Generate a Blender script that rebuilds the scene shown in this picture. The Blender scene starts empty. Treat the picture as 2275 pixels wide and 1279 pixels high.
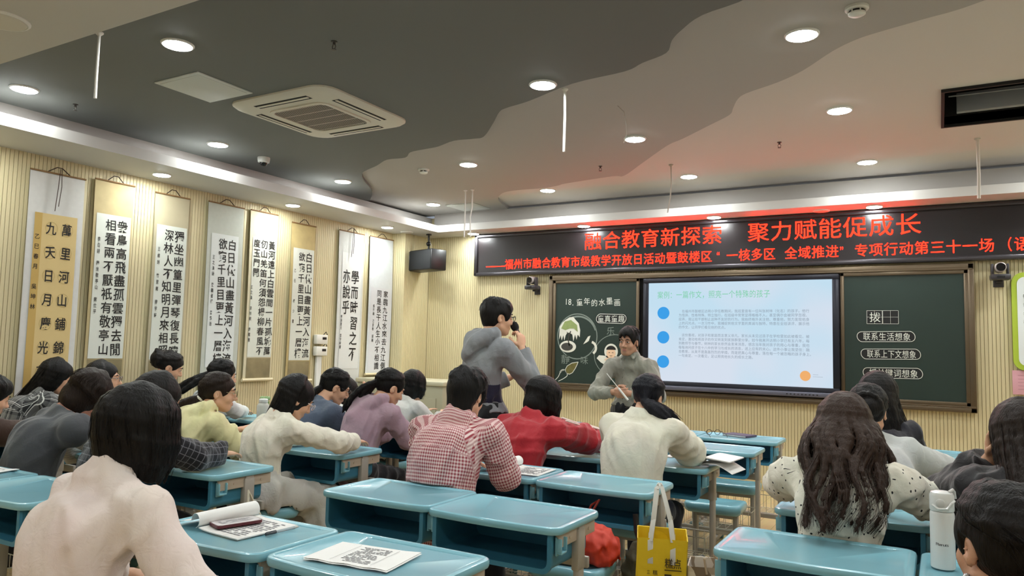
import bpy, bmesh, math, random
import numpy as np
from mathutils import Matrix, Vector

# ------------------------------------------------------------------ camera, world, exposure
SC = bpy.context.scene
COL = SC.collection
random.seed(7)

def make_camera():
    yaw, pitch, roll = math.radians(-29.95), math.radians(4.47), math.radians(-1.33)
    f = Vector((math.sin(yaw) * math.cos(pitch), math.cos(yaw) * math.cos(pitch), math.sin(pitch)))
    r = Vector((math.cos(yaw), -math.sin(yaw), 0))
    d = f.cross(r)
    r2 = r * math.cos(roll) + d * math.sin(roll)
    d2 = -r * math.sin(roll) + d * math.cos(roll)
    cam = bpy.data.cameras.new('camera')
    cam.sensor_width = 36.0
    cam.lens = 1650.0 / 2275.0 * 36.0
    cam.clip_start = 0.05
    o = bpy.data.objects.new('camera', cam)
    COL.objects.link(o)
    m = Matrix.Identity(4)
    for i in range(3):
        m[i][0], m[i][1], m[i][2], = r2[i], -d2[i], -f[i]
    m[0][3], m[1][3], m[2][3] = 0, 0, 1.38
    o.matrix_world = m
    SC.camera = o

make_camera()
W = bpy.data.worlds.new('world')
SC.world = W
W.use_nodes = True
W.node_tree.nodes['Background'].inputs[0].default_value = (0.75, 0.85, 1.0, 1)
W.node_tree.nodes['Background'].inputs[1].default_value = 0.35
SC.view_settings.view_transform = 'Standard'
SC.view_settings.look = 'None'
SC.view_settings.gamma = 1.0
SC.view_settings.use_curve_mapping = False
SC.view_settings.exposure = 0.0
LAMP_POWER = 236.0          # emission strength of every lit downlight disc
SCREEN_POWER = 1.0
LED_POWER = 16.0

# ------------------------------------------------------------------ materials
def lin(h):
    h = h.lstrip('#')
    v = [int(h[i:i + 2], 16) / 255 for i in (0, 2, 4)]
    return tuple(((c + 0.055) / 1.055) ** 2.4 if c > 0.04045 else c / 12.92 for c in v) + (1.0,)

MATS = {}

def newmat(name):
    m = bpy.data.materials.new(name)
    m.use_nodes = True
    nt = m.node_tree
    return m, nt, nt.nodes['Principled BSDF']

def node(nt, typ, **kw):
    n = nt.nodes.new(typ)
    for k, v in kw.items():
        if k == 'ins':
            for a, b in v.items():
                n.inputs[a].default_value = b
        else:
            setattr(n, k, v)
    return n

def mat(name, col, rough=0.5, metal=0.0, bump=None, var=None, spec=0.5, emit=None, trans=0, coat=0):
    """bump=(scale, strength[, (sx,sy,sz)]) noise bump in object space; var=(scale, amount) colour mottling."""
    if name in MATS:
        return MATS[name]
    m, nt, b = newmat(name)
    c = lin(col) if isinstance(col, str) else tuple(col) + (1.0,)
    b.inputs['Base Color'].default_value = c
    b.inputs['Roughness'].default_value = rough
    b.inputs['Metallic'].default_value = metal
    b.inputs['Specular IOR Level'].default_value = spec
    b.inputs['Transmission Weight'].default_value = trans
    b.inputs['Coat Weight'].default_value = coat
    if emit:
        b.inputs['Emission Color'].default_value = lin(emit[0])
        b.inputs['Emission Strength'].default_value = emit[1]
    if bump or var:
        tc = node(nt, 'ShaderNodeTexCoord')
    if bump:
        mp = node(nt, 'ShaderNodeMapping')
        mp.inputs['Scale'].default_value = bump[2] if len(bump) > 2 else (1, 1, 1)
        nz = node(nt, 'ShaderNodeTexNoise', ins={'Scale': bump[0], 'Detail': 4.0})
        bp = node(nt, 'ShaderNodeBump', ins={'Strength': bump[1], 'Distance': 0.01})
        nt.links.new(tc.outputs['Object'], mp.inputs[0])
        nt.links.new(mp.outputs[0], nz.inputs['Vector'])
        nt.links.new(nz.outputs['Fac'], bp.inputs['Height'])
        nt.links.new(bp.outputs[0], b.inputs['Normal'])
    if var:
        nz2 = node(nt, 'ShaderNodeTexNoise', ins={'Scale': var[0], 'Detail': 3.0})
        mx = node(nt, 'ShaderNodeMix', data_type='RGBA')
        mx.inputs[6].default_value = c
        mx.inputs[7].default_value = tuple(x * (1 - var[1]) for x in c[:3]) + (1,)
        nt.links.new(tc.outputs['Object'], nz2.inputs['Vector'])
        nt.links.new(nz2.outputs['Fac'], mx.inputs[0])
        nt.links.new(mx.outputs[2], b.inputs['Base Color'])
    MATS[name] = m
    return m

def emis(name, col, strength):
    if name in MATS:
        return MATS[name]
    m = bpy.data.materials.new(name)
    m.use_nodes = True
    nt = m.node_tree
    nt.nodes.clear()
    e = node(nt, 'ShaderNodeEmission')
    e.inputs[0].default_value = lin(col)
    e.inputs[1].default_value = strength
    o = node(nt, 'ShaderNodeOutputMaterial')
    nt.links.new(e.outputs[0], o.inputs[0])
    MATS[name] = m
    return m

# ------------------------------------------------------------------ mesh helpers
def tag(o, label=None, cat=None, group=None, kind=None):
    if label: o['label'] = label
    if cat: o['category'] = cat
    if group: o['group'] = group
    if kind: o['kind'] = kind
    return o

def empty(name, loc=(0, 0, 0), rz=0.0, label=None, cat=None, group=None, kind=None):
    o = bpy.data.objects.new(name, None)
    COL.objects.link(o)
    o.empty_display_size = 0.05
    o.location = loc
    o.rotation_euler = (0, 0, rz)
    return tag(o, label, cat, group, kind)

def mesh_obj(name, me, m=None, parent=None, loc=(0, 0, 0)):
    o = bpy.data.objects.new(name, me)
    COL.objects.link(o)
    if m is not None:
        if isinstance(m, (list, tuple)):
            for x in m: me.materials.append(x)
        else:
            me.materials.append(m)
    o.location = loc
    if parent is not None:
        o.parent = parent
    return o

class MB:
    """collects closed shapes and links them as ONE mesh object"""
    def __init__(s): s.bm = bmesh.new()
    def _x(s, verts, M):
        if M is not None:
            bmesh.ops.transform(s.bm, matrix=M, verts=verts)
    def box(s, c, size, bev=0.0, M=None, seg=2, mi=0):
        r = bmesh.ops.create_cube(s.bm, size=1.0)
        vs = r['verts']
        bmesh.ops.transform(s.bm, matrix=Matrix.Translation(Vector(c)) @ Matrix.Diagonal((size[0], size[1], size[2], 1)), verts=vs)
        if bev > 0:
            es = list({e for v in vs for e in v.link_edges})
            r2 = bmesh.ops.bevel(s.bm, geom=es, offset=bev, segments=seg, profile=0.5, affect='EDGES')
            vs = list({v for f in r2['faces'] for v in f.verts} | {v for v in vs if v.is_valid})
        s._x(vs, M)
        if mi:
            for f in {f for v in vs for f in v.link_faces}: f.material_index = mi
        return s
    def tube(s, pts, r, seg=8, closed=False, M=None, cap=True):
        pts = [Vector(p) for p in pts]
        rs = r if isinstance(r, (list, tuple)) else [r] * len(pts)
        n = len(pts)
        rings = []
        up = None
        for i, p in enumerate(pts):
            if closed:
                t = pts[(i + 1) % n] - pts[i - 1]
            else:
                t = pts[min(i + 1, n - 1)] - pts[max(i - 1, 0)]
            t.normalize()
            if up is None:
                up = Vector((0, 0, 1)) if abs(t.z) < 0.9 else Vector((1, 0, 0))
            a = t.cross(up)
            if a.length < 1e-4: a = t.orthogonal()
            a.normalize()
            b = a.cross(t).normalized()
            up = b
            rings.append([s.bm.verts.new(p + (a * math.cos(q) + b * math.sin(q)) * rs[i]) for q in [2 * math.pi * k / seg for k in range(seg)]])
        m = n if closed else n - 1
        for i in range(m):
            A, B = rings[i], rings[(i + 1) % n]
            for k in range(seg):
                s.bm.faces.new((A[k], A[(k + 1) % seg], B[(k + 1) % seg], B[k]))
        if not closed and cap:
            s.bm.faces.new(rings[0][::-1]); s.bm.faces.new(rings[-1])
        s._x([v for R in rings for v in R], M)
        return s
    def lathe(s, prof, c=(0, 0, 0), seg=24, M=None, sx=1, sy=1):
        """prof: list of (r, z) bottom to top"""
        rings = []
        allv = []
        for r, z in prof:
            if r < 1e-6:
                v = s.bm.verts.new((c[0], c[1], c[2] + z)); rings.append([v]); allv.append(v)
            else:
                R = [s.bm.verts.new((c[0] + sx * r * math.cos(2 * math.pi * k / seg), c[1] + sy * r * math.sin(2 * math.pi * k / seg), c[2] + z)) for k in range(seg)]
                rings.append(R); allv += R
        for A, B in zip(rings, rings[1:]):
            for k in range(seg):
                k2 = (k + 1) % seg
                if len(A) == 1 and len(B) > 1: s.bm.faces.new((A[0], B[k2], B[k]))
                elif len(B) == 1 and len(A) > 1: s.bm.faces.new((A[k], A[k2], B[0]))
                elif len(A) > 1: s.bm.faces.new((A[k], A[k2], B[k2], B[k]))
        if len(rings[0]) > 1: s.bm.faces.new(rings[0][::-1])
        if len(rings[-1]) > 1: s.bm.faces.new(rings[-1])
        s._x(allv, M)
        return s
    def ell(s, c, r, seg=16, M=None, R=None):
        q = bmesh.ops.create_uvsphere(s.bm, u_segments=seg, v_segments=max(6, seg // 2), radius=1.0)
        T = Matrix.Translation(Vector(c)) @ (R.to_4x4() if R is not None else Matrix.Identity(4)) @ Matrix.Diagonal((r[0], r[1], r[2], 1))
        bmesh.ops.transform(s.bm, matrix=T, verts=q['verts'])
        s._x(q['verts'], M)
        return s
    def prism(s, poly, h0, h1, axis='z', M=None):
        """extrude a 2D polygon; axis z: (x,y)->z, axis y: (x,z)->y, axis x: (y,z)->x"""
        def P(p, h):
            return {'z': (p[0], p[1], h), 'y': (p[0], h, p[1]), 'x': (h, p[0], p[1])}[axis]
        A = [s.bm.verts.new(P(p, h0)) for p in poly]
        B = [s.bm.verts.new(P(p, h1)) for p in poly]
        n = len(poly)
        s.bm.faces.new(A[::-1]); s.bm.faces.new(B)
        for i in range(n):
            s.bm.faces.new((A[i], A[(i + 1) % n], B[(i + 1) % n], B[i]))
        s._x(A + B, M)
        return s
    def loft(s, loops, M=None, caps=True):
        """loops: list of equal length 3D point loops"""
        R = [[s.bm.verts.new(p) for p in L] for L in loops]
        n = len(R[0])
        for A, B in zip(R, R[1:]):
            for k in range(n):
                s.bm.faces.new((A[k], A[(k + 1) % n], B[(k + 1) % n], B[k]))
        if caps:
            s.bm.faces.new(R[0][::-1]); s.bm.faces.new(R[-1])
        s._x([v for L in R for v in L], M)
        return s
    def grid(s, fn, nu, nv, thick=0.0, M=None):
        """surface fn(u,v)->xyz; thick adds a second skin offset by fn normal (simple z offset)"""
        V = [[s.bm.verts.new(fn(i / nu, j / nv)) for j in range(nv + 1)] for i in range(nu + 1)]
        for i in range(nu):
            for j in range(nv):
                s.bm.faces.new((V[i][j], V[i + 1][j], V[i + 1][j + 1], V[i][j + 1]))
        vs = [v for r in V for v in r]
        if thick:
            V2 = [[s.bm.verts.new(Vector(v.co) - Vector((0, 0, thick))) for v in r] for r in V]
            for i in range(nu):
                for j in range(nv):
                    s.bm.faces.new((V2[i][j], V2[i][j + 1], V2[i + 1][j + 1], V2[i + 1][j]))
            rim = [(i, 0) for i in range(nu)] + [(nu, j) for j in range(nv)] + [(i, nv) for i in range(nu, 0, -1)] + [(0, j) for j in range(nv, 0, -1)]
            for a, b in zip(rim, rim[1:] + rim[:1]):
                s.bm.faces.new((V[b[0]][b[1]], V[a[0]][a[1]], V2[a[0]][a[1]], V2[b[0]][b[1]]))
            vs += [v for r in V2 for v in r]
        s._x(vs, M)
        return s
    def mesh(s, name, smooth=35):
        bmesh.ops.recalc_face_normals(s.bm, faces=s.bm.faces[:])
        me = bpy.data.meshes.new(name)
        s.bm.to_mesh(me); s.bm.free()
        if smooth:
            me.polygons.foreach_set('use_smooth', [True] * len(me.polygons))
            me.set_sharp_from_angle(angle=math.radians(smooth))
        return me
    def build(s, name, m=None, parent=None, loc=(0, 0, 0), smooth=35):
        return mesh_obj(name, s.mesh(name, smooth), m, parent, loc)

def rbox(size, r, n=5):
    """rounded rectangle outline (ccw), centred"""
    w, h = size[0] / 2, size[1] / 2
    P = []
    for cx, cy, a0 in ((w - r, h - r, 0), (-w + r, h - r, 90), (-w + r, -h + r, 180), (w - r, -h + r, 270)):
        for k in range(n + 1):
            a = math.radians(a0 + 90 * k / n)
            P.append((cx + r * math.cos(a), cy + r * math.sin(a)))
    return P

def dup(o, parent=None):
    c = o.copy(); COL.objects.link(c)
    if parent is not None: c.parent = parent
    for ch in list(o.children): dup(ch, c)
    return c

# ------------------------------------------------------------------ lettering: every glyph cached once as a flat mesh
GLY = {}
def cache_glyphs(chars, bold=0.0):
    todo = [c for c in dict.fromkeys(chars) if (c, bold) not in GLY and c not in ' \n']
    objs = []
    for c in todo:
        cu = bpy.data.curves.new('glyph', 'FONT'); cu.body = c; cu.size = 1.0; cu.offset = bold; cu.resolution_u = 3
        o = bpy.data.objects.new('glyph', cu); COL.objects.link(o); objs.append((c, o))
    dg = bpy.context.evaluated_depsgraph_get()
    for c, o in objs:
        me = bpy.data.meshes.new_from_object(o.evaluated_get(dg))
        co = np.zeros(len(me.vertices) * 3); me.vertices.foreach_get('co', co); co = co.reshape(-1, 3)[:, :2]
        GLY[(c, bold)] = (co, [tuple(p.vertices) for p in me.polygons])
        bpy.data.meshes.remove(me)
    for c, o in objs:
        cu = o.data
        bpy.data.objects.remove(o); bpy.data.curves.remove(cu)

class TextMesh:
    """places glyphs in a 2D plane (u right, v up) and links them as one mesh"""
    def __init__(s): s.v = []; s.f = []; s.n = 0
    def put(s, c, cx, cy, w, h, bold=0.0, rot=0.0):
        if c == ' ': return
        co, fs = GLY[(c, bold)]
        if not len(co): return
        if ord(c) > 0x2000: p = co - np.array([0.5, 0.38])
        else: p = co - np.array([(co[:, 0].max() + co[:, 0].min()) / 2, 0.36])
        p = p * np.array([w, h])
        if rot:
            q = math.cos(rot), math.sin(rot)
            p = np.stack([p[:, 0] * q[0] - p[:, 1] * q[1], p[:, 0] * q[1] + p[:, 1] * q[0]], 1)
        p = p + np.array([cx, cy])
        s.v.append(p); s.f += [tuple(i + s.n for i in f) for f in fs]; s.n += len(p)
    def line(s, text, x0, x1, y, h, bold=0.0, wfac=0.98):
        wts = [0.5 if ord(c) < 0x2000 else 1.0 for c in text]
        tot = sum(wts); x = x0; u = (x1 - x0) / tot
        for c, k in zip(text, wts):
            s.put(c, x + u * k / 2, y, u * wfac, h, bold); x += u * k
    def column(s, text, x, y0, y1, w, h, bold=0.0, jit=0.0):
        n = len(text); st = (y1 - y0) / n
        for i, c in enumerate(text):
            s.put(c, x + random.uniform(-jit, jit) * w, y0 + st * (i + 0.5), w * random.uniform(1 - jit, 1 + jit), h * random.uniform(1 - jit, 1 + jit), bold, random.uniform(-jit, jit) * 0.5)
    def build(s, name, m, parent, origin, U, V, N, off=0.0015):
        """origin: 3D point of (0,0); U,V,N: unit axes"""
        P = np.concatenate(s.v)
        U, V, N, o = map(np.array, (U, V, N, origin))
        X = o + P[:, :1] * U + P[:, 1:2] * V + N * off
        me = bpy.data.meshes.new(name)
        me.from_pydata(X.tolist(), [], s.f)
        return mesh_obj(name, me, m, parent)

# ------------------------------------------------------------------ the setting
XL, YF, XR, YB = -6.04, 7.916, 2.35, -1.9
ZS, ZD, ZM, ZT = 2.775, 3.04, 3.07, 3.10       # soffit underside, dark / middle / light ceiling levels

def floor_material():
    m, nt, b = newmat('wood_floor')
    tc = node(nt, 'ShaderNodeTexCoord')
    mp = node(nt, 'ShaderNodeMapping'); mp.inputs['Rotation'].default_value = (0, 0, math.pi / 2)
    br = node(nt, 'ShaderNodeTexBrick', ins={'Scale': 1.0, 'Mortar Size': 0.002, 'Brick Width': 1.2, 'Row Height': 0.13, 'Color1': lin('#d2b988'), 'Color2': lin('#c4a876'), 'Mortar': lin('#7d6844')})
    nz = node(nt, 'ShaderNodeTexNoise', ins={'Scale': 6.0, 'Detail': 6.0})
    mp2 = node(nt, 'ShaderNodeMapping'); mp2.inputs['Scale'].default_value = (8, 1, 1)
    mx = node(nt, 'ShaderNodeMix', data_type='RGBA', blend_type='MULTIPLY'); mx.inputs[0].default_value = 0.35
    nt.links.new(tc.outputs['Object'], mp.inputs[0]); nt.links.new(mp.outputs[0], br.inputs['Vector'])
    nt.links.new(tc.outputs['Object'], mp2.inputs[0]); nt.links.new(mp2.outputs[0], nz.inputs['Vector'])
    nt.links.new(br.outputs['Color'], mx.inputs[6]); nt.links.new(nz.outputs['Color'], mx.inputs[7])
    nt.links.new(mx.outputs[2], b.inputs['Base Color'])
    b.inputs['Roughness'].default_value = 0.35
    return m

M_SLAT = mat('slat_panel', '#d6c9a0', 0.5, var=(3.0, 0.06))
M_WHITE = mat('white_paint', '#d2cbc0', 0.7)
M_COVE = mat('cove_paint', '#c9c6c2', 0.6)
M_LIGHTC = mat('light_ceiling_paint', '#d3cdc6', 0.75)
M_MIDC = mat('middle_ceiling_paint', '#adaaa5', 0.75)
M_DARKC = mat('dark_ceiling_paint', '#707270', 0.75)
M_BLACK = mat('black_plastic', '#0d0d0f', 0.4)
M_METAL = mat('grey_metal', '#a9a39a', 0.4, 0.35)

MB().box((( XL + XR) / 2, (YB + YF) / 2, -0.05), (XR - XL + 0.4, YF - YB + 0.4, 0.1)).build('floor', floor_material())['kind'] = 'structure'

def slat_wall(name, length, height, place, skip=None):
    """vertical slat panelling: proud boards 26 mm wide with 4 mm shadow gaps, on a backing slab"""
    b = MB()
    n = int(length / 0.03)
    b.box((length / 2, 0.04, height / 2), (length, 0.06, height))
    for i in range(n):
        b.box((0.015 + i * 0.03, 0.004, height / 2), (0.026, 0.014, height))
    o = b.build(name, M_SLAT, smooth=0)
    o.matrix_world = place
    o['kind'] = 'structure'
    return o
# front wall: local x -> world x, local -y faces the room
slat_wall('wall_front', XR - XL, ZD, Matrix.Translation((XL, YF + 0.003, 0)))
slat_wall('wall_left', YF - YB, ZD, Matrix.Translation((XL - 0.003, YB, 0)) @ Matrix.Rotation(math.pi / 2, 4, 'Z'))
slat_wall('trim_1', 0.51, ZS, Matrix.Translation((XL + 0.2, 7.40, 0)) @ Matrix.Rotation(math.pi / 2, 4, 'Z'))      # pilaster side
slat_wall('trim_2', 0.2, ZS, Matrix.Translation((XL, 7.40, 0)))                                                    # pilaster front
o = MB().box((XR + 0.05, (YB + YF) / 2, ZT / 2), (0.1, YF - YB, ZT)).build('wall_right', mat('plain_wall', '#d8d2c4', 0.7)); o['kind'] = 'structure'
o = MB().box(((XL + XR) / 2, YB - 0.05, ZT / 2), (XR - XL, 0.1, ZT)).build('wall_back', mat('plain_wall', '#d8d2c4', 0.7)); o['kind'] = 'structure'

# stepped ceiling
HX0, HX1, HY0, HY1 = 0.06, 1.55, 5.46, 6.30
b = MB()
for x0, x1, y0, y1 in ((XL - .1, HX0, YB - .1, YF + .1), (HX1, XR + .1, YB - .1, YF + .1), (HX0, HX1, YB - .1, HY0), (HX0, HX1, HY1, YF + .1)):
    b.box(((x0 + x1) / 2, (y0 + y1) / 2, ZT + 0.03), (x1 - x0, y1 - y0, 0.06))
o = b.build('ceiling', M_LIGHTC, smooth=0); o['kind'] = 'structure'
def spl(pts, n=4):
    out = []
    P = [np.array(p) for p in pts]
    for i in range(len(P) - 1):
        p0, p1, p2, p3 = P[max(i - 1, 0)], P[i], P[i + 1], P[min(i + 2, len(P) - 1)]
        for k in range(n):
            t = k / n
            out.append(tuple(0.5 * ((2 * p1) + (-p0 + p2) * t + (2 * p0 - 5 * p1 + 4 * p2 - p3) * t * t + (-p0 + 3 * p1 - 3 * p2 + p3) * t ** 3)))
    out.append(tuple(P[-1]))
    return out
C1 = [(-0.3, 3.1), (-0.72, 3.45), (-0.99, 3.55), (-1.13, 3.67), (-1.22, 3.78), (-1.3, 3.93), (-1.47, 4.01), (-1.61, 4.09), (-1.98, 4.14), (-2.38, 4.31), (-2.59, 4.37), (-2.69, 4.43), (-2.87, 4.64), (-3.12, 4.91), (-3.23, 4.93), (-3.41, 4.91), (-3.63, 5.0), (-3.77, 5.02), (-3.96, 5.05), (-4.12, 5.18), (-4.32, 5.17), (-4.56, 5.31), (-4.81, 5.43), (-4.94, 5.54), (-5.11, 5.77), (-5.38, 6.21), (-5.75, 6.6)]
C2 = [(0.9, 3.6), (0.22, 4.06), (-0.04, 4.16), (-0.25, 4.23), (-0.36, 4.28), (-0.49, 4.39), (-0.68, 4.62), (-0.85, 4.76), (-1.07, 4.88), (-1.15, 4.98), (-1.22, 5.15), (-1.28, 5.29), (-1.48, 5.48), (-1.76, 5.74), (-1.93, 5.88), (-2.31, 6.34), (-2.65, 6.75), (-2.77, 6.73), (-3.31, 6.83), (-3.44, 6.89), (-3.65, 6.94), (-3.92, 6.92), (-4.13, 6.96), (-4.31, 7.13), (-4.44, 7.35), (-4.52, 7.59), (-4.62, 7.9)]
dark = spl(C1) + [(XL, 6.7), (XL, YB), (-0.3, YB)]
mid = spl(C2) + [(XL, YF), (XL, YB), (0.9, YB)]
o = MB().prism(mid, ZM, ZT - 0.0005).build('ceiling_middle_panel', M_MIDC, smooth=0); o['kind'] = 'structure'
o = MB().prism(dark, ZD, ZM - 0.0005).build('ceiling_dark_panel', M_DARKC, smooth=0); o['kind'] = 'structure'
# cove soffit along the walls (open lip above), its upper band, and the lower ceiling at the back
SX, SY = -5.412, 7.50
b = MB()
b.box(((XL + SX) / 2, (1.92 + YF) / 2, ZS + 0.042), (SX - XL, YF - 1.92, 0.084))
b.box(((SX + XR) / 2, (SY + YF) / 2, ZS + 0.042), (XR - SX, YF - SY, 0.084))
b.box(((XL + XR) / 2, (YB + 1.915) / 2, ZS + 0.042), (XR - XL, 1.915 - YB, 0.084))
o = b.build('trim_3', M_COVE, smooth=0); o['kind'] = 'structure'
b = MB()
b.box((XL + 0.13, (1.92 + YF) / 2, (ZS + .084 + ZD) / 2), (0.2, YF - 1.92, ZD - ZS - .084))
b.box(((SX + XR) / 2 - .1, YF - 0.03, (ZS + .084 + ZD) / 2), (XR - SX + .4, 0.1, ZT - ZS - .084))
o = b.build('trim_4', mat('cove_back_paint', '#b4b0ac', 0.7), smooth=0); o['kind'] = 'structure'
# skirting along the walls
o = MB().box(((XL + XR) / 2, YF - 0.012, 0.04), (XR - XL, 0.016, 0.08)).build('baseboard_front', mat('skirting', '#cdb887', 0.5)); o['kind'] = 'structure'
o = MB().box((XL + 0.012, (YB + 7.39) / 2, 0.04), (0.016, 7.39 - YB, 0.08)).build('baseboard_left', mat('skirting', '#cdb887', 0.5)); o['kind'] = 'structure'

# ------------------------------------------------------------------ ceiling fittings
M_LAMP = emis('lit_diffuser', '#f3f9f8', LAMP_POWER)
M_RING = mat('lamp_ring', '#e8e8e6', 0.4)
def downlight(x, y, z, label, lit=True, group='lit round downlights', r=0.078):
    t = empty('downlight', (x, y, z), 0, label, 'ceiling light', group)
    MB().lathe([(r + .012, 0.0), (r + .012, -0.004), (r + .004, -0.011), (r, -0.011), (r, 0.0)]).build('trim_ring', M_RING, t)
    MB().lathe([(r - .001, -0.001), (r - .001, -0.009), (r - .006, -0.013), (0, -0.013)]).build('diffuser', M_LAMP if lit else mat('unlit_diffuser', '#cfcac2', 0.4), t)
    return t
def zc(x, y):
    """ceiling level above a point, from the two curves"""
    def inside(poly):
        c = False
        for i in range(len(poly)):
            (x1, y1), (x2, y2) = poly[i - 1][:2], poly[i][:2]
            if (y1 > y) != (y2 > y) and x < (x2 - x1) * (y - y1) / (y2 - y1) + x1: c = not c
        return c
    return ZD if inside(dark) else (ZM if inside(mid) else ZT)
GL = [  # x, y on the z=3.0 plane re-projected to each level below
    ((-5.21, 2.53), 'lit round downlight in the dark ceiling near the hanging white tube, by the left wall'),
    ((-3.62, 2.52), 'lit round downlight in the dark ceiling directly beyond the blank white access panel'),
    ((-5.18, 4.03), 'lit round downlight in the dark ceiling beside the dome camera'),
    ((-2.10, 3.97), 'large lit round downlight in the dark ceiling just above a hanging white rod'),
    ((-5.19, 5.54), 'lit round downlight at the narrow end of the dark ceiling area by the left cove'),
    ((-3.64, 5.48), 'lit round downlight in the mid grey ceiling beside the smoke detector'),
    ((-2.01, 5.34), 'lit round downlight in the mid grey ceiling right of the hanging curved wire'),
    ((-2.00, 6.73), 'lit round downlight on the pale ceiling just right of the twisted hanging cord'),
    ((-3.49, 6.75), 'lit round downlight on the wavy border of mid grey and pale ceiling above the banner'),
    ((-5.06, 6.91), 'lit round downlight in the mid grey ceiling corner beside the second access panel'),
    ((-0.58, 3.91), 'largest lit round downlight at the upper right, beside the upper smoke detector'),
    ((-0.55, 5.27), 'lit round downlight on the pale ceiling left of the dark ceiling opening'),
    ((-0.50, 6.82), 'lit round downlight on the pale ceiling nearest the right end of the banner'),
    ((-2.10, 2.55), 'lit round downlight cut by the upper edge of the picture in the dark ceiling'),
]
for (x, y), lab in GL:
    for z in (ZD, ZM, ZT):
        k = (z - 1.38) / (3.0 - 1.38)
        if zc(x * k, y * k) == z: break
    if 'cut by' in lab: y -= 0.14
    downlight(x * k, y * k, z, lab)
for x, y in ((-0.55, 2.5), (1.1, 2.6), (1.1, 4.2), (1.75, 5.7), (1.1, 7.1)):
    downlight(x, y, zc(x, y), 'lit round downlight outside the picture, part of the ceiling grid')
for x, y, lab in ((-5.74, 3.92, 'lit round downlight in the left soffit above the landscape-topped scroll with the bun-haired woman below'),
                  (-5.74, 5.41, 'lit round downlight in the left soffit above the yellow-brown mounted scroll pair'),
                  (-5.74, 6.92, 'lit round downlight in the left soffit closest to the front corner'),
                  (-5.03, 7.73, 'lit round downlight in the front soffit at the left end of the banner'),
                  (-3.51, 7.71, 'lit round downlight in the front soffit above the first banner character'),
                  (-2.02, 7.70, 'lit round downlight in the front soffit above the middle of the banner'),
                  (-0.51, 7.70, 'lit round downlight in the front soffit above the last banner characters')):
    downlight(x, y, ZS, lab, r=0.068)
downlight(-0.98, 7.74, ZS, 'unlit round downlight in the front soffit between two lit ones, tinted red by the banner', False, None, 0.068)
downlight(-5.76, 7.33, ZS, 'unlit round downlight in the left soffit just before the front corner', False, None, 0.068)
downlight(-3.59, 1.63, ZS, 'unlit round fitting in the white lowered ceiling at the upper left', False, None, 0.10)
for x, y in ((-5.74, 2.45), (-4.2, 0.3), (-2.1, 0.4), (0.0, 0.3), (1.6, 0.3), (-4.2, -1.2), (-1.0, -1.2), (1.1, 7.7)):
    downlight(x, y, ZS, 'lit round downlight outside the picture, in the lowered soffit', r=0.068)

def aircon():
    t = empty('ceiling_air_conditioner', (-3.87, 3.88, ZD), 0, 'white square ceiling air conditioner cassette with slatted grille in the dark ceiling', 'air conditioner')
    M_AC = mat('warm_white_plastic', '#d9d3c4', 0.45)
    s = 0.94
    b = MB()
    L = [[(x, y, z) for x, y in rbox((s - i, s - i), 0.13)] for i, z in ((0, 0.0), (0, -0.012), (0.03, -0.026), (0.10, -0.034))]
    b.loft(L)
    b.build('panel', M_AC, t)
    MD = mat('duct_black', '#060606', 0.8)
    gs = 0.52
    MB().prism([(x, y) for x, y in rbox((gs, gs), 0.07)], -0.036, -0.033).build('grille_recess', MD, t)
    b = MB()
    n = 31
    for i in range(n):
        x = -gs / 2 + .025 + i * (gs - .05) / (n - 1)
        hl = gs / 2 - (0.02 if abs(x) > gs / 2 - .06 else 0.0) - .012
        b.box((x, 0, -0.0375), (0.0036, hl * 2, 0.0012))
    for i in range(5):
        b.box((0, -gs / 2 + .03 + i * (gs - .06) / 4, -0.0375), (gs - .03, 0.005, 0.0014))
    b.build('intake_grille', M_AC, t)
    b = MB(); ring = rbox((gs + .03, gs + .03), .08); inn = rbox((gs - .02, gs - .02), .065)
    b.loft([[(x, y, z) for x, y in p] for p, z in ((ring, -0.034), (ring, -0.043), (inn, -0.043), (inn, -0.034), (ring, -0.034))], caps=False)
    b.build('grille_frame', M_AC, t)
    for k in range(4):
        M = Matrix.Rotation(k * math.pi / 2, 4, 'Z')
        MB().box((0, 0.37, -0.0325), (0.50, 0.062, 0.005), M=M).build('air_outlet', MD, t)
        MB().box((0, 0.37, -0.0365), (0.485, 0.022, 0.004), 0.001, M=M @ Matrix.Translation((0, 0, 0))).build('flap', M_AC, t)
aircon()

def access_panel(x, y, sx, sy, z, label):
    t = empty('access_panel', (x, y, z), 0, label, 'access panel')
    MB().box((0, 0, -0.004), (sx, sy, 0.008), 0.002).build('panel_frame', mat('panel_white', '#cfd2cd', 0.5), t)
    MB().box((0, 0, -0.0095), (sx - .05, sy - .05, 0.004), 0.001).build('hatch', mat('panel_white', '#cfd2cd', 0.5), t)
access_panel(-4.19, 3.13, 0.43, 0.43, ZD, 'blank white square access panel in the dark ceiling beside the air conditioner')
access_panel(-4.98, 7.52, 0.40, 0.40, ZM, 'pale square access panel in the grey ceiling corner above the wall speaker')

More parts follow.
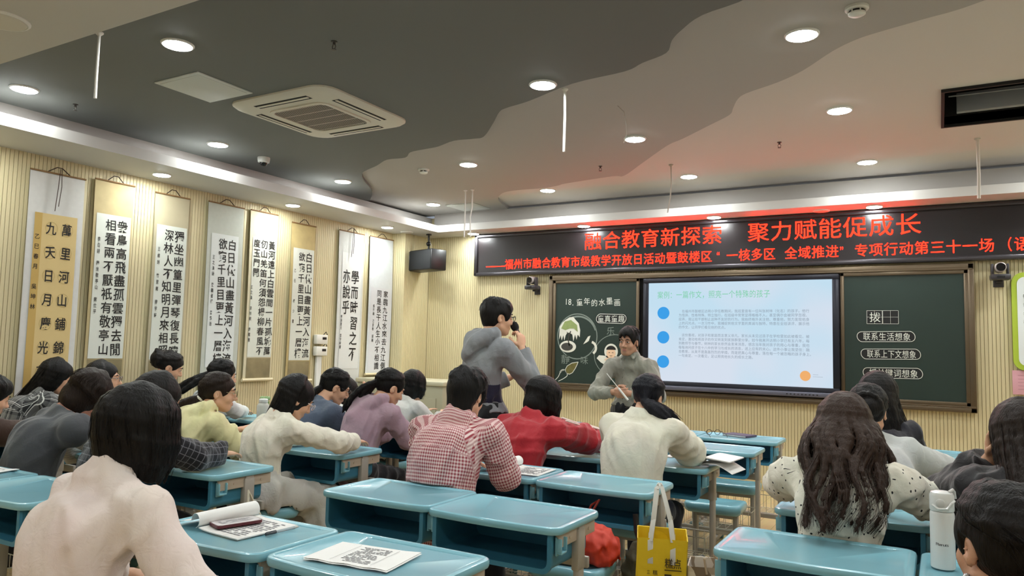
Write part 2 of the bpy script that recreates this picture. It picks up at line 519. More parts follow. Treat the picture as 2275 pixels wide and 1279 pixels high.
def sprinkler(x, y, z, label):
    t = empty('fire_sprinkler', (x, y, z), 0, label, 'sprinkler')
    MB().lathe([(0.018, 0), (0.018, -0.004), (0.008, -0.006), (0.008, -0.02), (0, -0.02)], seg=12).build('escutcheon', mat('sprinkler_metal', '#5a5550', 0.4, 0.7), t)
    b = MB()
    for s in (-1, 1): b.tube([(s * .007, 0, -.018), (s * .013, 0, -.03), (s * .004, 0, -.044)], 0.0022, 6)
    b.lathe([(0.0, -.049), (0.014, -.048), (0.014, -.045), (0, -.045)], seg=12)
    b.build('deflector', mat('sprinkler_metal', '#5a5550', 0.4, 0.7), t)
sprinkler(-2.88, 2.96, ZD, 'small fire sprinkler in the dark ceiling above and right of the air conditioner')
sprinkler(-5.36, 2.95, ZD, 'small fire sprinkler in the dark ceiling next to the left cove')
sprinkler(-1.11, 6.27, ZT, 'small fire sprinkler alone on the pale ceiling')
sprinkler(-2.71, 6.30, ZM, 'small fire sprinkler in the mid grey ceiling near the wavy pale border')
def detector(x, y, z, label):
    t = empty('smoke_detector', (x, y, z), 0, label, 'smoke detector')
    MB().lathe([(0.055, 0), (0.055, -.012), (0.048, -.018), (0, -.018)]).build('base', mat('detector_white', '#dcdcd6', 0.4), t)
    MB().lathe([(0.036, -.017), (0.036, -.030), (0, -.030)]).build('sensor_slot', M_BLACK, t)
    b = MB().lathe([(0.040, -.029), (0.040, -.036), (0.028, -.043), (0, -.044)])
    for k in range(6):
        a = k * math.pi / 3; b.box((0.037 * math.cos(a), .037 * math.sin(a), -.024), (.006, .006, .014), M=None)
    b.build('cap', mat('detector_white', '#dcdcd6', 0.4), t)
detector(-0.32, 3.87, ZM, 'white smoke detector in the grey ceiling at the upper right edge')
detector(-4.31, 5.71, ZM, 'white smoke detector in the grey ceiling left of a downlight')
def dome_camera():
    t = empty('dome_camera', (-5.31, 4.63, ZD), 0, 'small white dome security camera with dark eye in the dark ceiling', 'security camera')
    MB().lathe([(0.055, 0), (0.055, -.02), (0.05, -.045), (0.038, -.05), (0, -.05)]).build('housing', mat('detector_white', '#dcdcd6', 0.4), t)
    MB().ell((0, 0, -.048), (0.036, 0.036, 0.034)).build('dome', mat('dome_glass', '#101214', 0.1), t)
dome_camera()
def hanging(name, x, y, z, pts, r, label, cat, col='#e4e2dc', flange=True):
    t = empty(name, (x, y, z), 0, label, cat)
    MB().tube(pts, r, 8).build('tube' if r > .005 else 'cord', mat('hang_' + col[1:], col, 0.45), t)
    if flange: MB().lathe([(0.022, 0), (0.022, -.006), (0.008, -.02), (0, -.02)], seg=12).build('flange', mat('hang_' + col[1:], col, 0.45), t)
hanging('hanging_rod', -3.96, 2.28, ZD, [(0, 0, 0), (0, 0, -.25), (.003, 0, -.37)], 0.008, 'thin white rod hanging from the dark ceiling at the left', 'rod')
hanging('hanging_rod', -2.10, 4.28, zc(-2.1, 4.28), [(0, 0, 0), (0.004, 0, -.2), (0, 0, -.42)], 0.009, 'white rod hanging below the big downlight in the middle of the ceiling', 'rod')
hanging('hanging_rod', -4.47, 6.69, ZM, [(0, 0, 0), (0, 0, -.5), (0, 0, -.52)], 0.008, 'left of the twin white rods hanging in front of the front cove', 'rod')
hanging('hanging_rod', -4.38, 6.69, ZM, [(0, 0, 0), (0, 0, -.2), (-.02, 0, -.3), (-.01, 0, -.52)], 0.008, 'right, slightly bent one of the twin white rods before the front cove', 'rod')
hanging('hanging_cable', -2.14, 6.63, ZT, [(0, 0, 0), (0.003, 0, -.15), (-.004, 0, -.3), (-.03, 0, -.45)], 0.006, 'twisted pale cord hanging in front of the cove above the banner', 'cord', '#b9ada0')
hanging('hanging_rod', 0.29, 6.81, ZT, [(0, 0, 0), (0.004, 0, -.3), (0.0, 0, -.48)], 0.012, 'white tube hanging below the dark ceiling opening at the right', 'rod', '#cfc6ba')
hanging('hanging_wire', -1.92, 4.75, ZM, [(0, 0, 0), (.05, 0, -.05), (.06, 0, -.1), (.07, 0, -.2), (.05, 0, -.27)], 0.003, 'loose curved wire dangling from the grey ceiling', 'wire', '#b5aca2', False)

def hatch():
    t = empty('ceiling_opening', ((HX0 + HX1) / 2, (HY0 + HY1) / 2, ZT), 0, 'dark rectangular opening in the pale ceiling with a grey unit inside', 'ceiling opening')
    w, d = HX1 - HX0, HY1 - HY0
    b = MB()
    for c, s in (((-w / 2 - .01, 0, .2), (.02, d + .04, .44)), ((w / 2 + .01, 0, .2), (.02, d + .04, .44)), ((0, -d / 2 - .01, .2), (w, .02, .44)), ((0, d / 2 + .01, .2), (w, .02, .44)), ((0, 0, .43), (w + .04, d + .04, .02))):
        b.box(c, s)
    b.build('housing', mat('hatch_black', '#08080b', 0.7), t)
    MB().box((0.03, d / 2 - .12, .115), (w - .10, .05, .14), .004).build('grey_unit', mat('hatch_grey', '#9a9c9e', 0.5), t)
    MB().tube([(-w / 2 + .03, .22, .15), (0, .24, .15), (w / 2 - .03, .24, .15)], .006).build('cable', mat('hatch_pipe', '#8a8d90', .4), t)
hatch()

# ------------------------------------------------------------------ front wall: LED banner, blackboard, display
T1a, T1b = '融合教育新探索', '聚力赋能促成长'
T2 = '——福州市融合教育市级教学开放日活动暨鼓楼区“一核多区全域推进”专项行动第三十一场（语'
SLIDE_H = '案例：一篇作文，照亮一个特殊的孩子'
SLIDE = ['　在福州市鼓楼区达明小学任教期间，我班里曾有一位叫张树林（化名）的孩子。他行', '为怪异、性格特殊、特立独行，在班级中常常显得格格不入，甚至偶尔会被同学忽视、', '捉弄，我让班干部制止这种不友好的行为。我始终格外关注他、尊重他，努力发现他身', '上的闪光点。一次习作中，我捕捉到他文字里的真诚与独特，特意在全班讲评、展示他', '的作文，让同学们看见他的优点。',
         None, '　这份重视，对孩子和家庭而言意义非凡。家长从未见过孩子在学校里如此被看见、被', '肯定，激动地将孩子的作文转发到家族群里分享。如今我离开达明小学已有五六年，每', '到教师节与春节，树林的家长依然会发来消息，感念当年我对孩子的用心与尊重，我也', '每每询问孩子在十八中的学习与成长的消息，送上应有的关心。这件小事让我坚信：融', '合教育，从来不是轰轰烈烈的举措，而是把真心与尊重，落在每一个被忽略的孩子身上。', '一句肯定、一次看见，足以照亮他长久的成长之路。']
BOARD = ['18.童年的水墨画', '童真童趣', '乐静味拨', '联系生活想象', '联系上下文想象', '抓关键词想象']
SCROLLS = [  # y0, y1, z top, z bottom of the mount; paper y0, y1, z top, z bottom; columns right to left; signature
    ((3.01, 3.43, 2.65, 0.55), (3.06, 3.385, 2.325, 0.98), ['萬里河山鋪錦繡', '九天日月慶光華'], '乙巳春月 吳坤林'),
    ((3.515, 3.855, 2.68, 0.80), (3.54, 3.84, 2.40, 1.20), ['衆鳥高飛盡孤雲獨去閒', '相看兩不厭衹有敬亭山'], '李白詩 獨坐敬亭山 謝仕平'),
    ((4.06, 4.405, 2.67, 0.85), (4.085, 4.39, 2.39, 1.19), ['獨坐幽篁里彈琴復長嘯', '深林人不知明月來相照'], '王維詩 竹里館 廖宇軒'),
    ((4.615, 5.03, 2.69, 0.70), (4.66, 4.975, 2.395, 1.115), ['白日依山盡黃河入海流', '欲窮千里目更上一層樓'], '王之渙詩 登鸛雀樓 曾鑫浩'),
    ((5.115, 5.465, 2.695, 0.98), (5.15, 5.455, 2.425, 1.21), ['黃河遠上白雲間一片孤城萬', '仞山羌笛何須怨楊柳春風不', '度玉門關'], '王之渙 涼州詞 許樂雅'),
    ((5.67, 6.02, 2.655, 0.955), (5.70, 6.005, 2.385, 1.174), ['白日依山盡黃河入海流', '欲窮千里目更上一層樓'], '乙巳 楊少雲'),
    ((6.40, 6.825, 2.68, 0.856), (6.455, 6.79, 2.43, 1.073), ['學而時習之不', '亦說乎'], '甲辰夏月 蔡宇軒書'),
    ((6.94, 7.378, 2.685, 1.00), (6.97, 7.36, 2.06, 1.03), ['家臨九江水來去九江側', '同是長干人生小不相識'], '長干曲 己亥秋 邱越')]
cache_glyphs(T1a + T1b + T2, 0.0)
cache_glyphs(SLIDE_H + ''.join(s for s in SLIDE if s), 0.0)
cache_glyphs(''.join(BOARD), 0.0)
for S in SCROLLS: cache_glyphs(''.join(S[2]) + S[3], 0.012)
cache_glyphs('糕点三方塘下午茶好吃不腻就是真0123456789CHO-', 0.01)
cache_glyphs('糕点三方塘下午茶好吃不腻就是真Peanuts教学设计课题年级目标重难点过程', 0.0)
EX, EZ, NY = (1, 0, 0), (0, 0, 1), (0, -1, 0)

def banner():
    x0, x1, z0, z1, yf = -5.075, 1.36, 2.245, 2.772, 7.845
    t = empty('led_banner', ((x0 + x1) / 2, yf, (z0 + z1) / 2), 0, 'long black scrolling sign with glowing red characters along the front wall top', 'electronic sign')
    cx, cz = (x0 + x1) / 2, (z0 + z1) / 2
    MP = mat('led_panel', '#1a1416', 0.28, bump=(120, 0.15, (1, 1, 6)))
    MB().box((0, .035, 0), (x1 - x0 - .04, .06, z1 - z0 - .04)).build('panel', MP, t)
    b = MB(); fw = .045
    MF = mat('banner_frame', '#4a474b', 0.25, 0.6)
    for c, s in (((0, .025, z1 - cz - fw / 2), (x1 - x0, .09, fw)), ((0, .025, z0 - cz + fw / 2), (x1 - x0, .09, fw)), ((x0 - cx + fw / 2, .025, 0), (fw, .09, z1 - z0 - .01)), ((x1 - cx - fw / 2, .025, 0), (fw, .09, z1 - z0 - .01))):
        b.box(c, s, .012)
    b.build('frame', MF, t)
    ML = emis('led_red', '#ff1509', LED_POWER)
    for s_, u0, u1 in ((T1a, -3.57, -1.965), (T1b, -1.715, -.12)):
        a = TextMesh(); a.line(s_, u0 - cx, u1 - cx, 2.612 - cz, .215); a.build('headline_text', ML, t, (0, .004, 0), EX, EZ, NY)
    a = TextMesh()
    for s, u0, u1 in (('福州市融合教育市级教学开放日活动暨鼓楼区', -4.634, -2.075), ('“', -2.03, -1.95), ('一核多区', -1.93, -1.43), ('全域推进', -1.347, -.835), ('”', -.83, -.75), ('专项行动第三十一场', -.702, .447), ('（', .475, .575), ('语', .585, .715)):
        a.line(s, u0 - cx, u1 - cx, 2.382 - cz, .132, wfac=.97 if len(s) > 1 else 1.0)
    a.put('—', -4.83 - cx, 2.378 - cz, .14, .14); a.put('—', -4.70 - cx, 2.378 - cz, .14, .14)
    a.build('subtitle_text', ML, t, (0, .004, 0), EX, EZ, NY)
banner()

M_BRONZE = mat('bronze_aluminium', '#6a5c4a', 0.3, 0.6)
M_GREEN = mat('chalkboard_green', '#1d3029', 0.45, var=(2.5, 0.25))
M_CHALK = mat('chalk_white', '#d8dbd2', 0.9)
M_CHALKY = mat('chalk_dim', '#7f8a83', 0.9)
def ring_strip(a, pts, w):
    """flat ribbon (TextMesh quads) along pts"""
    n = len(pts)
    V = []
    for i, (x, y) in enumerate(pts):
        x0, y0 = pts[max(i - 1, 0)]; x1, y1 = pts[min(i + 1, n - 1)]
        d = math.hypot(x1 - x0, y1 - y0) or 1
        nx, ny = -(y1 - y0) / d * w / 2, (x1 - x0) / d * w / 2
        V += [(x + nx, y + ny), (x - nx, y - ny)]
    a.v.append(np.array(V)); a.f += [(a.n + 2 * i, a.n + 2 * i + 1, a.n + 2 * i + 3, a.n + 2 * i + 2) for i in range(n - 1)]; a.n += len(V)
def poly(a, pts):
    a.v.append(np.array(pts, float)); a.f.append(tuple(range(a.n, a.n + len(pts)))); a.n += len(pts)
def circ(cx, cy, rx, ry, n=40, a0=0, a1=360):
    return [(cx + rx * math.cos(math.radians(a0 + (a1 - a0) * k / n)), cy + ry * math.sin(math.radians(a0 + (a1 - a0) * k / n))) for k in range(n + 1)]
def pill(x0, x1, z0, z1, wob=0.0, n=7):
    return [(p[0] + (x0 + x1) / 2, p[1] + (z0 + z1) / 2 + wob * math.sin(p[0] * 40)) for p in rbox((x1 - x0, z1 - z0), min(x1 - x0, z1 - z0) * .48, n)]

def blackboard():
    yw = 7.905
    t = empty('sliding_blackboard', (-1.86, yw, 1.55), 0, 'wide bronze framed sliding blackboard unit on the front wall around the display', 'blackboard')
    def L(x, z): return (x + 1.86, z - 1.55)
    b = MB()
    x0, x1, z0, z1 = -4.01, 0.281, 0.880, 2.222
    for cx, cz, w, h in (((x0 + x1) / 2, z1 - .03, x1 - x0, .06), ((x0 + x1) / 2, z0 + .022, x1 - x0, .044), (x0 + .025, (z0 + z1) / 2, .05, z1 - z0), (x1 - .025, (z0 + z1) / 2, .05, z1 - z0)):
        u, v = L(cx, cz); b.box((u, -.035, v), (w, .07, h), .006)
    for cz, h, dy in ((z1 - .05, .012, -.075), (z0 + .05, .012, -.075)):
        u, v = L((x0 + x1) / 2, cz); b.box((u, dy + .012, v), (x1 - x0 - .02, .02, h), .003)
    b.build('outer_frame', M_BRONZE, t)
    u, v = L(-1.86, 1.55)
    MB().box((u, -.005, v), (x1 - x0 - .06, .01, z1 - z0 - .06)).build('back_panel', mat('board_recess', '#15110f', .6), t)
    for nm, a0, a1 in (('l', -3.955, -2.885), ('r', -.83, .235)):
        b = MB(); w = .035
        zz0, zz1 = .935, 2.165
        for cx, cz, ww, hh in (((a0 + a1) / 2, zz1 - w / 2, a1 - a0, w), ((a0 + a1) / 2, zz0 + w / 2, a1 - a0, w), (a0 + w / 2, (zz0 + zz1) / 2, w, zz1 - zz0), (a1 - w / 2, (zz0 + zz1) / 2, w, zz1 - zz0)):
            u, v = L(cx, cz); b.box((u, -.05, v), (ww, .03, hh), .004)
        u, v = L((a0 + a1) / 2, 1.55)
        p = MB().box((u, -.045, v), (a1 - a0 - .05, .012, 1.18)).build('writing_board', M_GREEN, t)
        b.build('board_frame', M_BRONZE, p)
        O = (1.86, -.0512, -1.55)
        if nm == 'l':
            a = TextMesh()
            a.put('1', -3.785, 1.915, .08, .1); a.put('8', -3.74, 1.912, .085, .1); a.put('.', -3.70, 1.905, .1, .1)
            for i, c in enumerate('童年的水墨画'): a.put(c, -3.615 + i * .093, 1.905 + .012 * math.sin(i * 2), .083, .088, 0, .06)
            a.build('chalk_title', M_CHALK, p, O, EX, EZ, NY)
            a = TextMesh()
            poly(a, pill(-3.41, -3.03, 1.655, 1.775, .004))
            a.build('paper_strip', mat('strip_black', '#0b0b0c', .6), p, O, EX, EZ, NY, .002)
            a = TextMesh(); q = pill(-3.40, -3.04, 1.664, 1.766, .004); ring_strip(a, q + q[:1], .006)
            for i, c in enumerate('童真童趣'): a.put(c, -3.345 + i * .083, 1.714, .08, .085)
            a.build('strip_text', M_CHALK, p, O, EX, EZ, NY, .0035)
            a = TextMesh()
            a.put('乐', -3.224, 1.576, .1, .1); a.put('静', -3.785, 1.243, .115, .115); a.put('味', -3.545, 1.237, .1, .1)
            ring_strip(a, circ(-3.64, 1.51, .25, .26), .012); ring_strip(a, circ(-3.63, 1.50, .235, .24, 30, 20, 120), .02)
            ring_strip(a, circ(-3.165, 1.30, .255, .235), .008)
            a.build('chalk_drawing', M_CHALKY, p, O, EX, EZ, NY, .001)
            a = TextMesh()      # willow cut-out: drooping crown, trunk gap and root mound
            crown = [(-3.87, 1.47), (-3.865, 1.62), (-3.83, 1.67), (-3.79, 1.70), (-3.74, 1.73), (-3.69, 1.735), (-3.66, 1.70), (-3.62, 1.66), (-3.60, 1.58), (-3.605, 1.50), (-3.63, 1.53), (-3.645, 1.47), (-3.665, 1.53), (-3.685, 1.45), (-3.70, 1.53), (-3.735, 1.55), (-3.765, 1.55), (-3.785, 1.52), (-3.80, 1.46), (-3.815, 1.52), (-3.835, 1.46), (-3.85, 1.52)]
            poly(a, crown)
            poly(a, circ(-3.755, 1.39, .105, .068)[:-1])
            poly(a, [(-3.56, 1.42), (-3.50, 1.51), (-3.47, 1.52), (-3.49, 1.46), (-3.52, 1.44)])
            ring_strip(a, circ(-3.47, 1.38, .07, .07, 14, -60, 75), .028)
            a.build('willow_cutout', mat('paper_white', '#e4e4d8', .8, var=(30, .12)), p, O, EX, EZ, NY, .003)
            a = TextMesh(); poly(a, [(-3.845, 1.60), (-3.80, 1.68), (-3.72, 1.70), (-3.64, 1.64), (-3.63, 1.56), (-3.68, 1.60), (-3.73, 1.60), (-3.79, 1.58)])
            a.build('willow_leaves', mat('willow_green', '#9aab6c', .8, var=(40, .3)), p, O, EX, EZ, NY, .004)
            a = TextMesh(); ring_strip(a, [(-3.735, 1.40), (-3.75, 1.46), (-3.74, 1.52), (-3.72, 1.57)], .014); ring_strip(a, [(-3.74, 1.52), (-3.77, 1.56)], .008); poly(a, circ(-3.765, 1.388, .075, .045)[:-1])
            a.build('willow_trunk', mat('ink_grey', '#4b4a45', .8, var=(60, .5)), p, O, EX, EZ, NY, .0045)
            a = TextMesh()      # plain child cut-out: white border, hands and shoulders
            poly(a, circ(-3.215, 1.345, .082, .088)[:-1]); poly(a, [(-3.39, 1.265), (-3.36, 1.30), (-3.28, 1.295), (-3.12, 1.29), (-3.09, 1.32), (-3.05, 1.31), (-3.07, 1.25), (-3.13, 1.20), (-3.26, 1.18), (-3.34, 1.22)])
            a.build('child_cutout', mat('paper_white', '#e4e4d8', .8, var=(30, .12)), p, O, EX, EZ, NY, .003)
            a = TextMesh(); poly(a, circ(-3.215, 1.325, .056, .055)[:-1]); poly(a, [(-3.30, 1.25), (-3.26, 1.275), (-3.16, 1.275), (-3.12, 1.25), (-3.20, 1.21)])
            a.build('child_face', mat('paper_skin', '#e8c4a4', .8), p, O, EX, EZ, NY, .004)
            a = TextMesh(); poly(a, circ(-3.215, 1.365, .058, .045, 20, 0, 180)); ring_strip(a, [(-3.245, 1.33), (-3.235, 1.335), (-3.225, 1.33)], .006); ring_strip(a, [(-3.205, 1.33), (-3.195, 1.335), (-3.185, 1.33)], .006); ring_strip(a, [(-3.23, 1.30), (-3.215, 1.295), (-3.20, 1.30)], .005)
            a.build('child_hair', mat('paper_black', '#1c1a18', .8), p, O, EX, EZ, NY, .005)
            a = TextMesh()      # chalk leaf and bud
            leaf = [(-3.62, 1.215), (-3.70, 1.20), (-3.76, 1.165), (-3.785, 1.12), (-3.765, 1.08), (-3.73, 1.07), (-3.69, 1.09), (-3.655, 1.14), (-3.63, 1.19)]
            poly(a, leaf); a.build('chalk_leaf', mat('chalk_olive', '#7b7440', .9, var=(25, .6)), p, O, EX, EZ, NY, .001)
            a = TextMesh(); ring_strip(a, leaf + leaf[:1], .007); ring_strip(a, spl([(-3.91, .998), (-3.87, 1.04), (-3.84, 1.10), (-3.79, 1.12)]), .008); ring_strip(a, spl([(-3.785, 1.11), (-3.755, 1.06), (-3.80, 1.02), (-3.87, .985)]), .008); ring_strip(a, spl([(-3.85, 1.085), (-3.83, 1.11), (-3.80, 1.118)]), .018)
            a.build('chalk_outline', M_CHALK, p, O, EX, EZ, NY, .002)
        else:
            a = TextMesh(); poly(a, [(-.60, 1.668), (-.325, 1.668), (-.325, 1.80), (-.60, 1.80)])
            for z0_, z1_, x0_, x1_ in ((1.498, 1.604, -.69, -.19), (1.335, 1.44, -.658, -.148), (1.157, 1.263, -.642, -.135)): poly(a, pill(x0_, x1_, z0_, z1_, .004))
            a.build('paper_strip', mat('strip_black', '#0b0b0c', .6), p, O, EX, EZ, NY, .002)
            a = TextMesh()
            for xa in (-.598, -.462):
                q = [(xa, 1.672), (xa + .132, 1.672), (xa + .132, 1.797), (xa, 1.797), (xa, 1.672)]
                for m_, n_ in zip(q, q[1:]): ring_strip(a, [m_, n_], .003)
                ring_strip(a, [(xa, 1.735), (xa + .132, 1.735)], .002); ring_strip(a, [(xa + .066, 1.672), (xa + .066, 1.797)], .002)
            a.put('拨', -.528, 1.735, .10, .10)
            for s, z0_, z1_, x0_, x1_ in ((BOARD[3], 1.503, 1.599, -.685, -.195), (BOARD[4], 1.34, 1.435, -.653, -.153), (BOARD[5], 1.162, 1.258, -.637, -.14)):
                q = pill(x0_, x1_, z0_, z1_, .004); ring_strip(a, q + q[:1], .005); a.line(s, x0_ + .05, x1_ - .035, (z0_ + z1_) / 2, .08)
            a.build('strip_text', M_CHALK, p, O, EX, EZ, NY, .0035)
blackboard()

def display():
    x0, x1, z0, z1, yf = -2.762, -.897, 1.045, 2.103, 7.80
    cx, cz = (x0 + x1) / 2, (z0 + z1) / 2
    t = empty('interactive_display', (cx, yf, cz), 0, 'big flat touch display with a pale blue slide of text, mid front wall', 'display')
    b = MB(); MFr = mat('display_frame', '#23242e', 0.3, 0.3)
    w, h = x1 - x0, z1 - z0
    for c, s in (((0, .03, h / 2 + .025), (w + .12, .07, .05)), ((0, .03, -h / 2 - .05), (w + .12, .07, .10)), ((-w / 2 - .03, .03, 0), (.06, .07, h)), ((w / 2 + .03, .03, 0), (.06, .07, h))): b.box(c, s, .006)
    b.box((0, .05, 0), (w, .03, h))
    b.build('frame', MFr, t)
    MB().box((0, -.012, -h / 2 - .07), (w + .1, .02, .045), .005).build('port_bar', mat('display_bar', '#6b6c7c', .3, .4), t)
    b = MB()
    for k in range(9): b.box((w / 2 - .42 + k * .035, -.024, -h / 2 - .07), (.014, .006, .01), .002)
    b.build('port_buttons', M_BLACK, t)
    m, nt, _ = newmat('slide_glow'); nt.nodes.clear()
    tc = node(nt, 'ShaderNodeTexCoord'); nz = node(nt, 'ShaderNodeTexNoise', ins={'Scale': 1.3, 'Detail': 1.0}); cr = node(nt, 'ShaderNodeValToRGB')
    cr.color_ramp.elements[0].position = .42; cr.color_ramp.elements[0].color = lin('#c3dff0'); cr.color_ramp.elements[1].position = .62; cr.color_ramp.elements[1].color = lin('#d6e0ee')
    e = node(nt, 'ShaderNodeEmission'); e.inputs[1].default_value = SCREEN_POWER; oo = node(nt, 'ShaderNodeOutputMaterial')
    nt.links.new(tc.outputs['Object'], nz.inputs['Vector']); nt.links.new(nz.outputs['Fac'], cr.inputs[0]); nt.links.new(cr.outputs[0], e.inputs[0]); nt.links.new(e.outputs[0], oo.inputs[0])
    s = MB().box((0, .012, 0), (w, .004, h)).build('screen', m, t)
    O = (-cx, .0095, -cz)
    a = TextMesh(); a.line(SLIDE_H, -2.665, -1.477, 1.972, .085); a.build('slide_title', emis('slide_green', '#7fcfa8', SCREEN_POWER), s, O, EX, EZ, NY)
    a = TextMesh()
    zz = [1.795 - .0425 * k for k in range(5)] + [0] + [1.541 - .0437 * k for k in range(6)]
    for l, z in zip(SLIDE, zz):
        if l: a.line(l, -2.425, -2.425 + 1.335 * len(l) / 38.5, z, .036)
    a.build('slide_text', emis('slide_grey', '#8d9aa8', SCREEN_POWER), s, O, EX, EZ, NY)
    for z in (1.776, 1.513, 1.251):
        a = TextMesh(); poly(a, circ(-2.594, z, .067, .067)[:-1]); a.build('slide_bullet', emis('slide_blue', '#3fa0e8', SCREEN_POWER), s, O, EX, EZ, NY)
    a = TextMesh(); poly(a, circ(-1.15, 1.155, .05, .05)[:-1]); a.build('slide_badge', emis('slide_orange', '#f0b070', SCREEN_POWER), s, O, EX, EZ, NY)
    a = TextMesh(); poly(a, [(-1.08, 1.147), (-.99, 1.147), (-.99, 1.151), (-1.08, 1.151)]); poly(a, [(-1.08, 1.168), (-1.03, 1.168), (-1.03, 1.172), (-1.08, 1.172)])
    ring_strip(a, circ(-2.655, 1.165, .022, .022), .008)
    a.build('slide_marks', emis('slide_pale_grey', '#aeb9c6', SCREEN_POWER), s, O, EX, EZ, NY)
display()

def ptz(x, z, rz, label):
    t = empty('ptz_camera', (x, 7.80, z), rz, label, 'camera')
    MD = mat('camera_dark', '#3a373a', .35, .2); MS = mat('camera_silver', '#a8a09c', .35, .4)
    MB().box((0, 0, .03), (.15, .12, .05), .012).build('base', MD, t)
    MB().box((0, -.061, .032), (.06, .004, .018), .002).build('front_window', M_BLACK, t)
    b = MB()
    for s in (-1, 1): b.box((s * .058, 0, .10), (.02, .06, .10), .008)
    b.build('yoke', MD, t)
    h = MB().lathe([(0, -.055), (.036, -.055), (.045, -.045), (.045, .045), (.03, .055), (0, .055)], M=Matrix.Translation((0, 0, .115)) @ Matrix.Rotation(math.pi / 2, 4, 'X')).build('camera_head', MS, t)
    MB().lathe([(0, 0), (.032, 0), (.036, .012), (0, .012)], M=Matrix.Translation((0, -.052, .115)) @ Matrix.Rotation(math.pi / 2, 4, 'X')).build('lens', mat('lens_black', '#08060a', .1), h)
    MB().box((0, .075, -.005), (.04, .09, .02), .003).box((0, .108, .0), (.08, .012, .1), .003).build('wall_bracket', MD, t)
ptz(-4.215, 2.055, math.radians(-8), 'dark tracking camera on a wall bracket left of the blackboard')
ptz(.475, 2.055, math.radians(4), 'dark tracking camera on the wall right of the blackboard')

def speaker():
    t = empty('wall_speaker', (-5.62, 7.56, 2.43), math.radians(-16), 'black box loudspeaker hung in the front left corner under the soffit', 'speaker')
    MB().box((0, 0, 0), (.52, .24, .26), .015).build('cabinet', M_BLACK, t)
    MB().box((0, -.121, 0), (.49, .008, .235), .003).build('grille', mat('speaker_grille', '#1b1e22', .6, bump=(300, .4)), t)
    MB().box((-.19, -.127, .04), (.006, .003, .05), .001).build('badge', mat('badge_silver', '#c8c8c8', .3, .6), t)
    MB().tube([(0, .03, .12), (0, .03, .20), (0, .03, .345)], .011).lathe([(.035, .33), (.035, .345), (0, .345)], c=(0, .03, 0)).ell((0, .03, .22), (.03, .03, .03)).build('mount_pole', M_BLACK, t)
    MB().tube([(.03, .05, .12), (.035, .045, .2), (0, .04, .28), (-.01, .04, .345)], .004).build('cable', mat('cable_grey', '#b9b4a8', .5), t)
speaker()

# right edge of the front wall
o = empty('notice_board', (.93, 7.885, 1.70), 0, 'white notice board with a rounded lime green border at the right edge', 'notice board')
P = rbox((.74, .86), .09)
MB().prism([(x, z) for x, z in P], -.02, .02, 'y').build('border', mat('lime_green', '#a9bf3a', .45), o)
MB().prism([(x, z) for x, z in rbox((.66, .78), .06)], -.024, -.01, 'y').build('sheet', mat('notice_white', '#dfe4e6', .5), o)
a = TextMesh()
for k, s in enumerate(('教学设计', '课题', '年级', '教学目标', '重难点', '教学过程')): a.line(s, -.29, -.29 + .036 * len(s), .22 - k * .075, .036)
a.build('notice_text', mat('print_black', '#2a2a2a', .7), o, (0, -.024, 0), EX, EZ, NY)
o = empty('pink_note', (.72, 7.893, 1.165), 0, 'pale pink paper sheet stuck to the wall below the green bordered board', 'paper note')
MB().box((0, 0, 0), (.34, .004, .21), .001).build('sheet', mat('pink_paper', '#d9a3ae', .8), o)
a = TextMesh()
for k in range(5): poly(a, [(-.13, .06 - k * .03), (.13, .06 - k * .03), (.13, .063 - k * .03), (-.13, .063 - k * .03)])
a.build('ruled_lines', mat('pink_line', '#b07f8a', .8), o, (0, -.0025, 0), EX, EZ, NY)

# ------------------------------------------------------------------ left wall: calligraphy scrolls
EY, PX = (0, 1, 0), (1, 0, 0)
INK = mat('ink_black', '#15120f', .7)
MOUNTS = [('#d9d8d4', '#d8bf86', 'tan'), ('#cbb888', '#d9dcd2', 'white'), ('#bcb294', '#d6dad0', 'white'), ('#c2c6bb', '#dadedb', 'white'), ('#d9d0b0', '#dcdfd3', 'white'), ('#c9b47c', '#d6d8cc', 'white'), ('#d4d6d2', '#dcdedb', 'white'), ('#dadfe2', '#d6d8dc', 'white')]
SLAB = ['hanging scroll with a tan sheet of large gold-circled characters, nearest the camera',
        'hanging scroll with landscape silk top and two dense columns, second on the left wall',
        'hanging scroll with grey-brown silk mount behind the bun-haired woman',
        'wide pale grey-green mounted hanging scroll above the woman with the flicked ponytail',
        'hanging scroll with three columns of characters and a painted landscape foot on a roller',
        'narrow hanging scroll in brown landscape silk just left of the two wall meters',
        'hanging scroll with a few large characters on white paper, right of the two wall meters',
        'pale hanging scroll furthest right, beside the front corner and behind the grey lectern']
